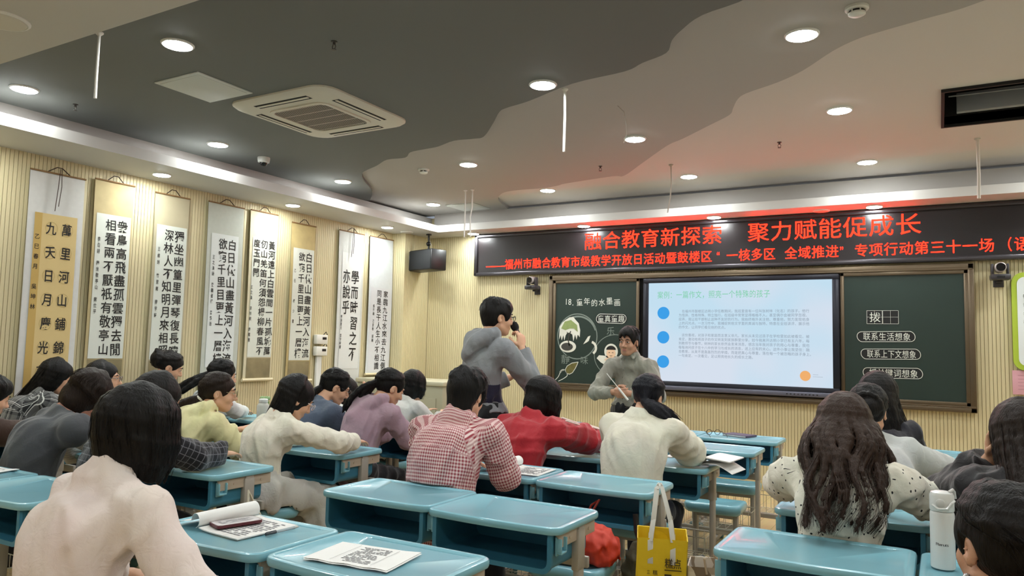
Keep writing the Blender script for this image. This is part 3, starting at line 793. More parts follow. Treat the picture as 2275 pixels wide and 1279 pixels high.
def scroll(i):
    (y0, y1, zt, zb), (p0, p1, pt, pb), cols, sig = SCROLLS[i]
    cm, cp, _ = MOUNTS[i]
    yc, w = (y0 + y1) / 2, y1 - y0
    t = empty('calligraphy_scroll', (-6.022, yc, zb), 0, SLAB[i], 'scroll', 'calligraphy scrolls on the left wall')
    h = zt - zb
    silk = mat('silk_%d' % i, cm, .75, var=(9 if i in (1, 2, 5) else 30, .35 if i in (1, 5) else .12))
    bow = .012
    def surf(u, v):
        return (.006 + bow * math.sin(math.pi * v) + .002 * math.sin(u * 9), (u - .5) * w, v * h)
    b = MB(); b.grid(lambda u, v: surf(u, v), 4, 14)
    b.grid(lambda u, v: (surf(u, v)[0] - .004, surf(u, v)[1], surf(u, v)[2]), 4, 14)
    b.build('silk_mount', silk, t)
    MB().tube([(.012, -w / 2 - .004, h), (.012, w / 2 + .004, h)], .007).build('top_rod', mat('scroll_wood', '#8a6a44', .5), t)
    MB().tube([(.02, -w / 2 - .02, 0), (.02, w / 2 + .02, 0)], .016, 12).build('roller', mat('scroll_roller', '#d8caa6', .5), t)
    MB().tube([(.012, -w * .22, h), (.016, -.02, h + .05), (.016, .02, h + .05), (.012, w * .22, h)], .004, 6).build('hanging_cord', mat('cord_brown', '#3b2a20', .8), t)
    if i in (0, 6):
        MB().tube([(.03, 0, h + .04), (.035, -.01, h - .1), (.035, -.025, h - .30)], .003, 6).tube([(.03, .01, h + .04), (.035, .015, h - .1), (.035, .0, h - .26)], .003, 6).build('ribbon', mat('cord_brown', '#3b2a20', .8), t)
    q0, q1, qt, qb = p0 - yc, p1 - yc, pt - zb, pb - zb
    def psurf(u, v):
        z = qb + v * (qt - qb)
        return (.0085 + bow * math.sin(math.pi * z / h) + .002 * math.sin(((q0 + u * (q1 - q0)) / w + .5) * 9), q0 + u * (q1 - q0), z)
    b = MB(); b.grid(psurf, 4, 12); pp = b.build('paper_sheet', mat('sheet_%d' % i, cp, .8, var=(20, .05)), t)
    if i == 0:
        b = MB(); b.grid(lambda u, v: (psurf(u * .17, v)[0] + .001, psurf(u * .17, v)[1], psurf(u * .17, v)[2]), 2, 12); b.build('side_strip', mat('tan_strip', '#c3a35e', .8), t)
    if i in (4, 5, 2, 1):
        b = MB()
        zb0, zb1 = (.02, qb - .01)
        b.grid(lambda u, v: (.0075 + bow * math.sin(math.pi * (zb0 + v * (zb1 - zb0)) / h) + .002 * math.sin(((q0 + u * (q1 - q0)) / w + .5) * 9), q0 + u * (q1 - q0), zb0 + v * (zb1 - zb0)), 4, 4)
        b.build('painted_foot', mat('landscape_%d' % i, '#a99a72', .8, var=(7, .75)), t)
    # characters
    a = TextMesh()
    pw, ph = q1 - q0, qt - qb
    n = max(len(c) for c in cols)
    if i == 0: xs, cw, top, bot = [.76, .40], .27, .985, .02
    elif len(cols) == 3: xs, cw, top, bot = [.82, .50, .19], .31, .99, .01
    elif i == 6: xs, cw, top, bot = [.68, .25], .40, .86, .06
    elif i == 7: xs, cw, top, bot = [.72, .42], .235, .98, .02
    else: xs, cw, top, bot = [.76, .42], .335, .975, .015
    cells = {c_: (qb + ph * top, qb + ph * bot) for c_ in range(3)}
    for k, c in enumerate(cols):
        st = ph * (bot - top) / n
        for j, ch in enumerate(c):
            z = qb + ph * top + st * (j + .5)
            sz = min(cw * pw, abs(st) * .98)
            a.put(ch, q0 + pw * xs[k] + random.uniform(-.01, .01) * pw, z, cw * pw * random.uniform(.92, 1.02) if i else .25 * pw, abs(st) * random.uniform(.86, .98) if i else abs(st) * .56, .012, random.uniform(-.05, .08))
    sg = .085 if i else .12
    sx = {0: -.02, 4: .03, 6: .05, 7: .16}.get(i, .10)
    z0, z1 = {4: (.60, .12), 6: (.46, .17), 7: (.80, .35), 0: (.89, .43)}.get(i, (.84, .30))
    st = ph * (z0 - z1) / len(sig)
    for j, ch in enumerate(sig):
        a.put(ch, q0 + pw * sx + (pw * .1 if i == 0 else 0), qb + ph * z0 - st * (j + .5), pw * sg, min(st, pw * .14) * .95, .012)
    o = a.build('characters', INK, pp, (0, 0, 0), EY, EZ, PX, 0)
    me = o.data      # follow the paper's gentle bow
    for v in me.vertices:
        v.co.x = .0105 + bow * math.sin(math.pi * v.co.z / h) + .002 * math.sin((v.co.y / w + .5) * 9)
    if i == 0:
        a = TextMesh()
        for k in (0, 1):
            st = ph * (bot - top) / n
            for j in range(n): ring_strip(a, circ(q0 + pw * xs[k], qb + ph * top + st * (j + .5), .045, .052, 28), .003)
        o = a.build('gold_circles', mat('gold_print', '#b39a5c', .6), pp, (0, 0, 0), EY, EZ, PX, 0)
        for v in o.data.vertices: v.co.x = .0098 + bow * math.sin(math.pi * v.co.z / h) + .002 * math.sin((v.co.y / w + .5) * 9)
for i in range(8): scroll(i)

def meter(z, label):
    t = empty('wall_meter', (-6.0, 6.155, z), 0, label, 'meter', 'meter boxes on the conduit')
    MB().box((0, 0, 0), (.06, .17, .105), .01).build('case', mat('meter_white', '#e2e0d6', .4), t)
    MB().box((.031, .03, .012), (.004, .06, .028), .001).build('display', M_BLACK, t)
    MB().tube([(.0, .04, .05), (.01, .07, .085), (.01, .09, .06), (.005, .088, -.05)], .005).build('cable', M_BLACK, t)
meter(1.405, 'upper white meter box on the left wall conduit')
meter(1.275, 'lower white meter box on the left wall conduit')
o = empty('cable_duct', (-6.012, 6.145, 0), 0)
MB().box((0, 0, .61), (.03, .075, 1.22), .004).build('duct_cover', mat('conduit_white', '#d5d6d0', .5), o)
tag(o, 'white vertical cable duct on the left wall below the two meters', 'cable duct')
o = empty('wall_socket', (-6.0, 2.95, .765), 0, 'small black socket box on the left wall at the far left', 'socket')
MB().box((0, 0, 0), (.05, .15, .055), .008).build('housing', M_BLACK, o)
MB().box((.026, 0, 0), (.004, .10, .03), .002).build('face_plate', mat('socket_face', '#2a2a2c', .4), o)

def lectern():
    t = empty('lectern', (-5.335, 7.02, 0), 0, 'wide grey-green teacher lectern with panelled front in the front left corner', 'lectern')
    MG = mat('lectern_grey', '#a39f87', .45); MT = mat('lectern_top', '#bab59b', .4)
    MB().box((0, 0, .46), (1.22, .58, .92), .006).build('cabinet', MG, t)
    MB().box((0, 0, .945), (1.26, .62, .05), .012).build('top', MT, t)
    for s in (-1, 1):
        d = MB().box((s * .29, -.296, .44), (.48, .014, .70), .004).build('door', MG, t)
        MB().box((s * .08, -.308, .55), (.014, .012, .10), .004).build('handle', M_METAL, d)
lectern()
o = empty('document_camera', (-5.52, 6.98, .97), .6, 'small dark device lying on top of the grey lectern', 'document camera')
MB().box((0, 0, .012), (.16, .06, .024), .006).build('base', M_BLACK, o); MB().tube([(-.06, 0, .02), (-.09, 0, .05), (-.02, 0, .04)], .007).build('arm', M_BLACK, o)

# ------------------------------------------------------------------ desks and stools
M_BLUE = mat('desk_blue', '#84bccb', 0.26, var=(6.0, 0.05), coat=0.3)
M_TRAY = mat('tray_shaded_blue', '#3f819d', 0.4)  # same plastic as the desk, darkened to paint in the shade inside the tray
M_BEIGE = mat('bracket_beige', '#c5b5a2', 0.5)
M_LEG = mat('leg_grey', '#b3ada3', 0.42, 0.25)
M_WIRE = mat('basket_wire', '#d5d2c6', 0.4, 0.2)
M_CAP = mat('foot_cap', '#4f8089', 0.5)
DW, DD, DH = 0.602, 0.40, 0.72

def outline(inset, bulge=0.016, r=0.045):
    P = []
    for x, y in rbox((DW - 2 * inset, DD - 2 * inset), max(r - inset, .012), 5):
        if y < 0:
            y -= bulge * max(0, 1 - (x / (DW / 2 - .02)) ** 2) * (min(1, -y / (DD / 2)))
        P.append((x, y))
    # densify the near and far edges so the bulge is smooth
    Q = []
    for (x0, y0), (x1, y1) in zip(P, P[1:] + P[:1]):
        Q.append((x0, y0))
        if abs(x1 - x0) > .2:
            for k in range(1, 12):
                x = x0 + (x1 - x0) * k / 12; y = y0 + (y1 - y0) * k / 12
                if y < 0: y = -(DD / 2 - inset) - bulge * max(0, 1 - (x / (DW / 2 - .02)) ** 2)
                Q.append((x, y))
    return Q

def desk_parts():
    b = MB()
    secs = [(.012, -.030), (.003, -.027), (0, -.020), (0, -.010), (.003, -.003), (.009, 0.0), (.020, -.0005), (.024, -.003)]
    b.loft([[(x, y, DH + z) for x, y in outline(i)] for i, z in secs])
    o = b.build('tabletop', None)
    c = MB().box((.03, DD / 2 - .042, DH), (.40, .012, .012), .004).build('cutter', None)
    md = o.modifiers.new('slot', 'BOOLEAN'); md.object = c; md.operation = 'DIFFERENCE'; md.solver = 'EXACT'
    dg = bpy.context.evaluated_depsgraph_get()
    top = bpy.data.meshes.new_from_object(o.evaluated_get(dg))
    top.name = 'tabletop'
    for q in (o, c): bpy.data.objects.remove(q)
    top.materials.clear(); top.materials.append(M_BLUE)
    parts = [('tabletop', top, None)]
    # drawer tray: U shaped trough open to the sitter
    zt, zb, hw = DH - .030, DH - .168, .262
    def U(hw, zb, r, n=6):
        P = [(-hw, zt)]
        P += [(-hw + r - r * math.cos(math.radians(90 * k / n)), zb + r - r * math.sin(math.radians(90 * k / n))) for k in range(n + 1)]
        P += [(hw - r + r * math.sin(math.radians(90 * k / n)), zb + r - r * math.cos(math.radians(90 * k / n))) for k in range(n + 1)]
        return P + [(hw, zt)]
    ou, inn = U(hw, zb, .035), U(hw - .010, zb + .010, .028)
    lip, lipi = U(hw + .006, zb - .006, .04), U(hw - .012, zb + .012, .027)
    b = MB(); bm = b.bm
    def ring(P, y): return [bm.verts.new((x, y, z)) for x, z in P]
    y0, y1 = -DD / 2 + .012, DD / 2 - .07
    A = [ring(lipi, y0), ring(lip, y0), ring(lip, y0 + .012), ring(ou, y0 + .016), ring(ou, y1)]
    B = [A[0], ring(lipi, y0 + .012), ring(inn, y0 + .016), ring(inn, y1 - .01)]
    for L in (A, B):
        for p, q in zip(L, L[1:]):
            for k in range(len(p) - 1): bm.faces.new((p[k], p[k + 1], q[k + 1], q[k]))
    bm.faces.new(A[-1]); bm.faces.new(B[-1])
    for k in (0, -1):
        for j in range(len(A) - 1): pass
    me = b.mesh('drawer_tray'); me.materials.append(M_TRAY); parts.append(('drawer_tray', me, None))
    for s in (-1, 1):
        b = MB(); b.box((s * (hw + .012), .01, DH - .058), (.016, .33, .052), .004)
        for yy in (-.10, -.06, .11): b.lathe([(.006, 0), (.006, .003), (0, .003)], M=Matrix.Translation((s * (hw + .02), yy, DH - .058)) @ Matrix.Rotation(s * math.pi / 2, 4, 'Y'), seg=8)
        me = b.mesh('side_bracket'); me.materials.append(M_BEIGE); parts.append(('side_bracket', me, None))
        b = MB(); b.box((s * (hw + .016), .03, .37), (.026, .052, .66), .006); b.box((s * (hw + .014), .03, .60), (.032, .062, .16), .005)
        me = b.mesh('leg'); me.materials.append(M_LEG); parts.append(('leg', me, None))
        b = MB(); b.box((s * (hw + .016), .02, .045), (.032, .36, .035), .006)
        me = b.mesh('foot'); me.materials.append(M_LEG); parts.append(('foot', me, None))
        for e in (-1, 1):
            b = MB(); b.box((s * (hw + .016), .02 + e * .18, .032), (.040, .055, .062), .01)
            me = b.mesh('foot_cap'); me.materials.append(M_CAP); parts.append(('foot_cap', me, None))
        # bag hook: plate, two cheeks and a cross pin
        b = MB(); x = s * (hw + .010)
        b.box((x, -.135, DH - .075), (.008, .05, .07), .003); b.box((x + s * .012, -.157, DH - .07), (.024, .005, .05), .002); b.box((x + s * .012, -.113, DH - .07), (.024, .005, .05), .002); b.box((x + s * .012, -.135, DH - .098), (.024, .044, .008), .002)
        me = b.mesh('bag_hook'); me.materials.append(M_BLUE); parts.append(('bag_hook', me, None))
    b = MB(); b.box((0, .085, .13), (2 * hw + .02, .03, .035), .004); b.box((0, DD / 2 - .06, DH - .20), (2 * hw + .02, .02, .045), .004)
    me = b.mesh('crossbar'); me.materials.append(M_LEG); parts.append(('crossbar', me, None))
    # wire book basket low between the legs
    b = MB(); x0, x1, ya, yb, za, zb2 = -.23, .23, .05, .235, .16, .29
    for z in (za, zb2): b.tube([(x0, ya, z), (x1, ya, z), (x1, yb, z), (x0, yb, z)], .0028, 5, closed=True)
    for k in range(9):
        x = x0 + (x1 - x0) * k / 8
        b.tube([(x, ya, zb2), (x, ya, za), (x, yb, za), (x, yb, zb2)], .002, 4)
    for k in range(1, 4):
        y = ya + (yb - ya) * k / 4
        b.tube([(x0, y, zb2), (x0, y, za), (x1, y, za), (x1, y, zb2)], .002, 4)
    me = b.mesh('wire_basket'); me.materials.append(M_WIRE); parts.append(('wire_basket', me, None))
    return parts

def stool_parts():
    parts = []
    b = MB(); SH = .44
    def surf(u, v): return None
    L = []
    for inset, z in ((.018, -.062), (.006, -.052), (0, -.035), (0, -.018), (.008, -.004), (.02, 0.0)):
        ring = []
        for x, y in rbox((.35 - 2 * inset, .25 - 2 * inset), .045 - inset * .6, 5):
            ring.append((x, y, SH + z + (.012 * (abs(x) / .17) ** 2 - .006 if z > -.03 else 0)))
        L.append(ring)
    for f in (.7, .35, .05):
        L.append([(x * f, y * f, SH - .004 - .003 * (1 - f) + .012 * (abs(x * f) / .17) ** 2 - .006) for x, y, z in L[5]])
    b.loft(L)
    me = b.mesh('seat', 50); me.materials.append(M_BLUE); parts.append(('seat', me, None))
    for s in (-1, 1):
        b = MB(); b.box((s * .125, 0, .20), (.028, .05, .37), .005)
        me = b.mesh('leg'); me.materials.append(M_LEG); parts.append(('leg', me, None))
        b = MB(); b.box((s * .125, 0, .04), (.03, .27, .032), .005)
        for e in (-1, 1): b.box((s * .125, e * .135, .028), (.036, .045, .055), .008, mi=1)
        me = b.mesh('foot'); me.materials.append(M_LEG); me.materials.append(M_CAP); parts.append(('foot', me, None))
    b = MB(); b.box((0, 0, .12), (.25, .025, .03), .004); b.box((0, 0, .355), (.25, .03, .03), .004)
    me = b.mesh('crossbar'); me.materials.append(M_LEG); parts.append(('crossbar', me, None))
    return parts

DP, SP = desk_parts(), stool_parts()
def instance(parts, name, loc, rz, label, cat, group):
    t = empty(name, loc, rz, label, cat, group)
    for nm, me, _ in parts:
        o = bpy.data.objects.new(nm, me); COL.objects.link(o); o.parent = t
    return t
def desk(xl, yn, label, rz=0.0):
    """xl: left edge, yn: near edge"""
    return instance(DP, 'school_desk', (xl + DW / 2, yn + DD / 2, 0), rz + random.uniform(-.003, .003), label, 'desk', 'light blue school desks')
def stool(x, y, label, rz=None):
    return instance(SP, 'stool', (x, y, 0), random.uniform(-.06, .06) if rz is None else rz, label, 'stool', 'light blue school stools')

OBSTACLES = []
def desk_obstacles(xl, yn):
    cx, cy = xl + DW / 2, yn + DD / 2; e = .004; hw = .262
    OBSTACLES.append(((cx, cy - .005, .6325), (DW / 2 + e, DD / 2 + .012 + e, .0895 + e), 0))
    OBSTACLES.append(((cx, cy + DD / 2 - .06, .52), (.275, .012 + e, .03 + e), 0))
    for s in (-1, 1):
        OBSTACLES.append(((cx + s * (hw + .016), cy + .02, .033), (.022 + e, .212 + e, .034 + e), 0))
        OBSTACLES.append(((cx + s * (hw + .016), cy + .03, .37), (.017 + e, .033 + e, .33), 0))

DESKS = [
    # row nearest the camera
    (-1.825, 1.655, 'light blue desk with one printed worksheet lying alone on it, nearest the camera'),
    (-2.44, 1.64, 'light blue desk under the open workbook and dark red phone'),
    (-3.715, 1.615, 'light blue desk left of the pinkish white shirt, its beige bracket showing'),
    (-4.33, 1.62, 'light blue desk cut by the left picture edge with a paper corner on it'),
    # second row
    (-2.422, 2.515, 'empty light blue desk in the middle row left of its twin, below the gingham back'),
    (-1.815, 2.485, 'empty light blue desk with a small brown stain, right of its twin in the middle'),
    (-3.655, 2.455, 'light blue desk under the dark checked sleeve, a strap on its hook'),
    (-4.262, 2.46, 'light blue desk in front of the person in the grey vest, mostly hidden by them'),
    (-5.45, 2.50, 'light blue desk at the far left in front of the brown sleeved arm'),
    (-.68, 2.55, 'empty light blue desk at the lower right, below the black-dashed cream blouse'),
    (-.068, 2.545, 'light blue desk at the lower right corner holding the white bottle'),
    # third row
    (-2.375, 3.32, 'light blue desk holding a curled open workbook beside the gingham sleeve'),
    (-1.762, 3.305, 'empty light blue desk between the red jacket and the hanging yellow bag'),
    (-3.64, 3.32, 'light blue desk under the hand of the long haired woman in the cream blouse'),
    (-4.25, 3.32, 'light blue desk in front of the yellow hoodie, hidden behind her arm'),
    (-5.25, 3.32, 'light blue desk near the left wall before the white bloused woman with glasses'),
    (-5.86, 3.32, 'light blue desk against the left wall before the black and white plaid shirt'),
    (-.63, 3.36, 'light blue desk under the bare arms of the black-dashed cream blouse'),
    (-.02, 3.36, 'light blue desk in front of the dark jacketed person at the right edge'),
    # fourth row
    (-1.735, 4.16, 'light blue desk with a splayed open book, at the right hand of the cream sweater'),
    (-2.345, 4.17, 'light blue desk under the red jacket sleeve with white stripes'),
    (-3.64, 4.33, 'light blue desk in front of the mauve hoodie, hidden behind her'),
    (-4.26, 4.33, 'light blue desk where the blue-grey sweater woman writes'),
    (-5.25, 4.30, 'light blue desk with the green bottle, behind the yellow hoodie'),
    (-5.86, 4.30, 'light blue desk by the left wall in front of the woman with the bun'),
    (-.545, 4.16, 'light blue desk under the light grey shirt sleeve, at its right a white paper'),
    (.062, 4.16, 'light blue desk with a low book edge, left of the dark jacket elbow'),
    # fifth row
    (-2.27, 5.06, 'greenish blue empty desk seen just left of the cream sweater'),
    (-1.66, 5.03, 'pale empty light blue desk right of the cream sweater, second from the front wall'),
    (-3.72, 5.10, 'light blue desk in front of the light grey top, hidden behind her'),
    (-4.33, 5.10, 'light blue desk with a white sheet edge, right of the blue-grey sweater woman'),
    (-.52, 4.90, 'light blue desk with a dark hole on its front, right of the light grey shirt'),
    (.09, 4.90, 'light blue desk holding a small pile of papers, beside the dark jacket'),
    # front row
    (-2.26, 5.76, 'light blue front row desk partly behind the cream sweater shoulder'),
    (-1.645, 5.75, 'light blue front row desk with a purple notebook and spectacles on it'),
    (-3.36, 5.74, 'light blue front row desk whose corner shows right of the red jacket'),
    (-3.97, 5.74, 'light blue front row desk between the standing man and the red jacket'),
    (-5.26, 5.74, 'light blue front row desk holding papers in front of the lectern'),
    (-.46, 5.74, 'light blue front row desk at the right, left one of the touching pair'),
    (.148, 5.74, 'light blue front row desk at the right, right one of the touching pair'),
]
for a in DESKS: desk(*a); desk_obstacles(a[0], a[1])

M_PAPER = mat('white_paper', '#ecebe8', .7)
M_PAPER2 = mat('page_paper', '#e3e1dd', .75)
M_PRINT = mat('print_grey', '#85858a', .8)
ZT0 = DH + .0006
def page_text(parent, rows, w, h, cx, cy, z, rz=0, mt=None, name='printed_text', seed=1):
    rnd = random.Random(seed); a = TextMesh()
    for k in range(rows):
        y = cy + h / 2 - (k + .5) * h / rows; x = cx - w / 2
        while x < cx + w / 2 - .01:
            l = rnd.uniform(.006, .02)
            if rnd.random() < .82: poly(a, [(x, y - h / rows * .22), (min(x + l, cx + w / 2), y - h / rows * .22), (min(x + l, cx + w / 2), y + h / rows * .22), (x, y + h / rows * .22)])
            x += l + .003
    return a.build(name, mt or M_PRINT, parent, (0, 0, z), (1, 0, 0), (0, 1, 0), (0, 0, 1), 0.0006)
def worksheet():
    t = empty('worksheet', (-1.56, 1.822, ZT0), math.radians(7), 'printed white worksheet of several sheets lying alone on the nearest desk', 'paper')
    W_, H_ = .297, .205
    for k in range(2):
        MB().grid(lambda u, v: ((u - .5) * W_ + k * .006, (v - .5) * H_ - k * .007, .0014 + (1 - k) * .0022 + .004 * max(0, u - .8) * 5 * max(0, v - .2) + .003 * max(0, .15 - v) * 6 * math.sin(u * 9) ** 2), 16, 10, .0009).build('sheet', M_PAPER, t)
    page_text(t, 14, .11, .16, .012, 0, .0042, seed=4)
    a = TextMesh()
    for x in (-.062, .082): poly(a, [(x - .0006, -.085), (x + .0006, -.085), (x + .0006, .085), (x - .0006, .085)])
    a.build('rule_lines', mat('line_black', '#2b2b2d', .8), t, (0, 0, .0046), (1, 0, 0), (0, 1, 0), (0, 0, 1))
worksheet()

def open_book(x, y, z, rz, w, h, label, roll=True, seed=1, name='open_workbook'):
    """right page flat, left pages curling over in a roll at the spine"""
    t = empty(name, (x, y, z), rz, label, 'book')
    MB().grid(lambda u, v: (u * w, (v - .5) * h, .004 + .006 * math.exp(-u * 8)), 14, 6, .0035).build('right_page', M_PAPER2, t)
    def left(u, v):
        y = (v - .5) * h * (1 - .05 * u)
        if u < .6:
            q = math.radians(-75 + 250 * u / .6); r = .024 + .004 * v
            return (-.024 + r * math.cos(q), y, .030 + r * math.sin(q))
        t = (u - .6) / .4
        return (-.048 - t * w * .42, y - t * .03, .028 - .022 * t ** .7 + .006 * math.sin(t * 3))
    MB().grid(left, 36, 6, .0015).build('curled_pages', M_PAPER, t)
    page_text(t, 12, w * .78, h * .8, w * .52, 0, .0048, seed=seed)
    return t
open_book(-2.225, 1.87, ZT0, math.radians(-4), .215, .25, 'open white workbook with rolled left pages under the dark red phone', seed=2)
open_book(-1.995, 3.52, ZT0, math.radians(4), .20, .24, 'open white workbook with rolled pages between the gingham sleeve and red jacket', seed=3)
def splayed():
    t = empty('open_book', (-1.235, 4.36, ZT0), math.radians(-5), 'splayed open white book with a drooping loose page beside the cream sweater', 'book')
    M = Matrix.Identity(4)
    MB().grid(lambda u, v: (u * .23, (v - .5) * .25, .006 + .055 * math.sin(min(1, u * 2.4) * math.pi / 2) * (1 - max(0, u - .4) * .35)), 16, 5, .006).build('right_pages', M_PAPER, t)
    MB().grid(lambda u, v: (u * .245, (v - .5) * .235 - .01, .004 + .024 * math.sin(min(1, u * 1.8) * math.pi / 2) - .14 * max(0, u - .62) ** 1.2), 16, 5, .002).build('drooping_page', M_PAPER2, t)
    MB().grid(lambda u, v: (-u * .16, (v - .5) * .25, .006 + .06 * math.sin(min(1, u * 1.6) * math.pi * .8)), 12, 5, .006).build('left_pages', M_PAPER, t)
    MB().box((0, 0, .003), (.05, .25, .005), .001).build('spine', M_BLACK, t)
splayed()
def phone():
    t = empty('phone', (-2.175, 1.855, ZT0 + .0098), math.radians(74), 'smartphone in a dark red case on the open workbook', 'phone')
    MB().prism(rbox((.165, .082), .014), 0, .0095).build('case', mat('dark_red_case', '#5a1a24', .35), t)
    MB().prism(rbox((.157, .074), .011), .0095, .0102).build('screen', mat('phone_screen', '#d9d3d4', .12, coat=.5), t)
    page_text(t, 7, .12, .045, 0, 0, .0104, seed=9)
phone()
o = empty('pen', (-1.985, 1.895, ZT0), math.radians(86), 'clear ballpoint pen lying on the desk right of the workbook', 'pen')
MB().tube([(-.07, 0, .005), (.05, 0, .005)], .0048, 10).build('barrel', mat('clear_plastic', '#cfd6da', .15, trans=.5), o)
MB().tube([(.045, 0, .005), (.07, 0, .005)], [.0048, .0015], 10).build('tip', M_METAL, o)
MB().tube([(-.072, 0, .005), (-.03, 0, .005)], .0055, 10).box((-.05, 0, .011), (.04, .003, .002)).build('cap', mat('pen_dark', '#33363c', .3), o)
def notebook():
    t = empty('notebook', (-1.37, 5.99, ZT0), math.radians(-20), 'closed purple covered notebook on the front row desk', 'notebook')
    MB().box((0, 0, .007), (.20, .145, .009)).build('pages', M_PAPER, t)
    MB().box((0, 0, .0135), (.21, .152, .003), .001).box((0, 0, .0015), (.21, .152, .003), .001).box((.104, 0, .0075), (.003, .152, .014), .001).build('cover', mat('purple_cover', '#4b4058', .5), t)
notebook()
def spectacles(t, M, col='#141414', r=.022, w=.034, temple=.13, name='glasses', parent=None):
    b = MB()
    for s in (-1, 1):
        b.tube([(s * w + r * math.cos(a), 0, r * .9 * math.sin(a)) for a in [2 * math.pi * k / 18 for k in range(18)]], .0022, 6, closed=True)
        b.tube([(s * (w + r), 0, .006), (s * (w + r + .010), -.012, .006), (s * (w + r + .014), -temple * .75, .006), (s * (w + r + .010), -temple, -.012)], .0022, 6)
    b.tube([(-w + r, 0, .005), (0, .004, .008), (w - r, 0, .005)], .0022, 6)
    me = b.mesh(name); me.transform(M)
    return mesh_obj(name, me, mat('specs' + col[1:], col, .3, .3), parent)
o = empty('spectacles', (-1.555, 5.92, ZT0 + .0225), math.radians(35), 'black framed spectacles lying left of the purple notebook', 'spectacles')
spectacles(None, Matrix.Rotation(.15, 4, 'X'), parent=o, name='spectacle_frame')
def paper(x, y, rz, w, h, label, z=ZT0, name='paper_sheet'):
    t = empty(name, (x, y, z), rz, label, 'paper')
    MB().grid(lambda u, v: ((u - .5) * w, (v - .5) * h, .002 + .004 * math.sin(u * 5) ** 2), 8, 6, .0012).build('sheet', M_PAPER, t)
    page_text(t, 10, w * .75, h * .8, 0, 0, .0066, seed=int(abs(x * 100)))
    return t
paper(-.10, 4.36, -.5, .16, .22, 'white sheet at the light grey sleeve, right side of the room')
paper(-3.98, 1.86, .2, .20, .26, 'white sheet on the desk cut by the left edge of the picture')
paper(-4.02, 5.28, .1, .30, .2, 'white sheet on the desk between blue-grey and mauve figures')
paper(-5.0, 5.95, .1, .26, .19, 'white paper on the desk directly before the lectern')
def paperpile():
    for k in range(4):
        t = empty('paper_pile', (.285, 5.06, ZT0 + k * .011), .06 * (k - 1), ['lowest booklet', 'second lowest booklet', 'second highest booklet', 'topmost booklet'][k] + ' of the small pile on the desk beside the dark jacket', 'booklet', 'booklets piled on the right desk')
        MB().box((0, 0, .005), (.26, .19, .009), .001).build('pages', M_PAPER if k % 2 else M_PAPER2, t)
        MB().box((0, 0, .0102), (.262, .192, .001)).build('cover', mat('cover_cream', '#e2d9c2', .6), t)
paperpile()
paper(-2.25, 3.47, .3, .17, .12, 'pinkish leaflet and card beside the gingham sleeve')
o = empty('card_case', (-2.29, 3.44, ZT0 + .009), .2, 'small brown card case on the leaflet beside the gingham sleeve', 'case')
MB().box((0, 0, .005), (.11, .07, .01), .003).build('body', mat('brown_case', '#6b4c3e', .5), o); MB().box((0, .0, .011), (.10, .012, .002)).build('band', mat('brown_band', '#3b2a24', .5), o)

def bottle_white():
    t = empty('vacuum_bottle', (-.003, 2.745, ZT0), 0, 'tall white vacuum bottle with flip lid on the lower right desk', 'bottle')
    MWh = mat('bottle_white', '#dfe0de', .35, coat=.2)
    MB().lathe([(.030, 0), (.034, .003), (.0345, .01), (.0345, .165), (.033, .172), (.031, .175), (0, .175)], seg=32).build('body', MWh, t)
    l = MB().lathe([(.0335, .1765), (.0345, .18), (.0345, .222), (.031, .232), (.02, .236), (0, .237)], seg=32).build('lid', MWh, t)
    MB().lathe([(.013, 0), (.013, .004), (.010, .006), (0, .006)], M=Matrix.Translation((-.004, -.0335, .203)) @ Matrix.Rotation(math.pi / 2, 4, 'X')).build('lid_button', mat('bottle_button', '#cfcfcd', .4), l)
    MB().tube([(-.026, -.026, .195), (-.01, -.038, .186), (.014, -.036, .188), (.026, -.028, .205), (.034, -.01, .21)], .004, 8).build('lid_clasp', MWh, l)
    MB().tube([(.02, -.01, .236), (.03, 0, .243), (.034, .008, .235), (.036, .01, .215)], .005, 8).build('lid_hinge', mat('bottle_button', '#cfcfcd', .4), l)
    a = TextMesh(); a.line('Peanuts', -.016, .018, 0, .0125, wfac=1.9)
    o = a.build('brand_text', mat('text_dark', '#4a4a4e', .6), t, (0, 0, 0), (1, 0, 0), (0, 0, 1), (0, -1, 0), 0)
    for v in o.data.vertices:
        q = v.co.x / .0347 - .05; v.co = (.0348 * math.sin(q), -.0348 * math.cos(q), .078 + v.co.z)
bottle_white()
def bottle_flower():
    t = empty('drink_bottle', (-5.02, 4.52, ZT0), 0, 'translucent green drink bottle with a flower-like top behind the yellow hoodie', 'bottle')
    MGn = mat('bottle_green', '#a9c98f', .2, trans=.35)
    MB().lathe([(.045, 0), (.05, .01), (.05, .09), (.035, .11), (0, .112)]).build('body', MGn, t)
    MB().lathe([(.036, .112), (.038, .118), (.036, .14), (0, .142)]).build('cap', mat('cap_olive', '#6f8a4a', .4), t)
    b = MB()
    for k in range(6):
        a = k * math.pi / 3; b.ell((.03 * math.cos(a), .03 * math.sin(a), .165), (.016, .016, .018), 10)
    b.build('flower_top', MGn, t)
bottle_flower()
def jar():
    t = empty('drink_jar', (-4.86, 4.36, ZT0), 0, 'squat frosted jar with a pale lid beside the yellow hoodie sleeve', 'bottle')
    MB().lathe([(.045, 0), (.05, .006), (.05, .12), (.04, .138), (.03, .145), (0, .145)]).build('body', mat('jar_frost', '#cfd0c6', .3, trans=.2), t)
    MB().lathe([(.034, .146), (.036, .15), (.036, .172), (.03, .178), (0, .178)]).build('lid', mat('jar_lid', '#d9dbd6', .4), t)
jar()

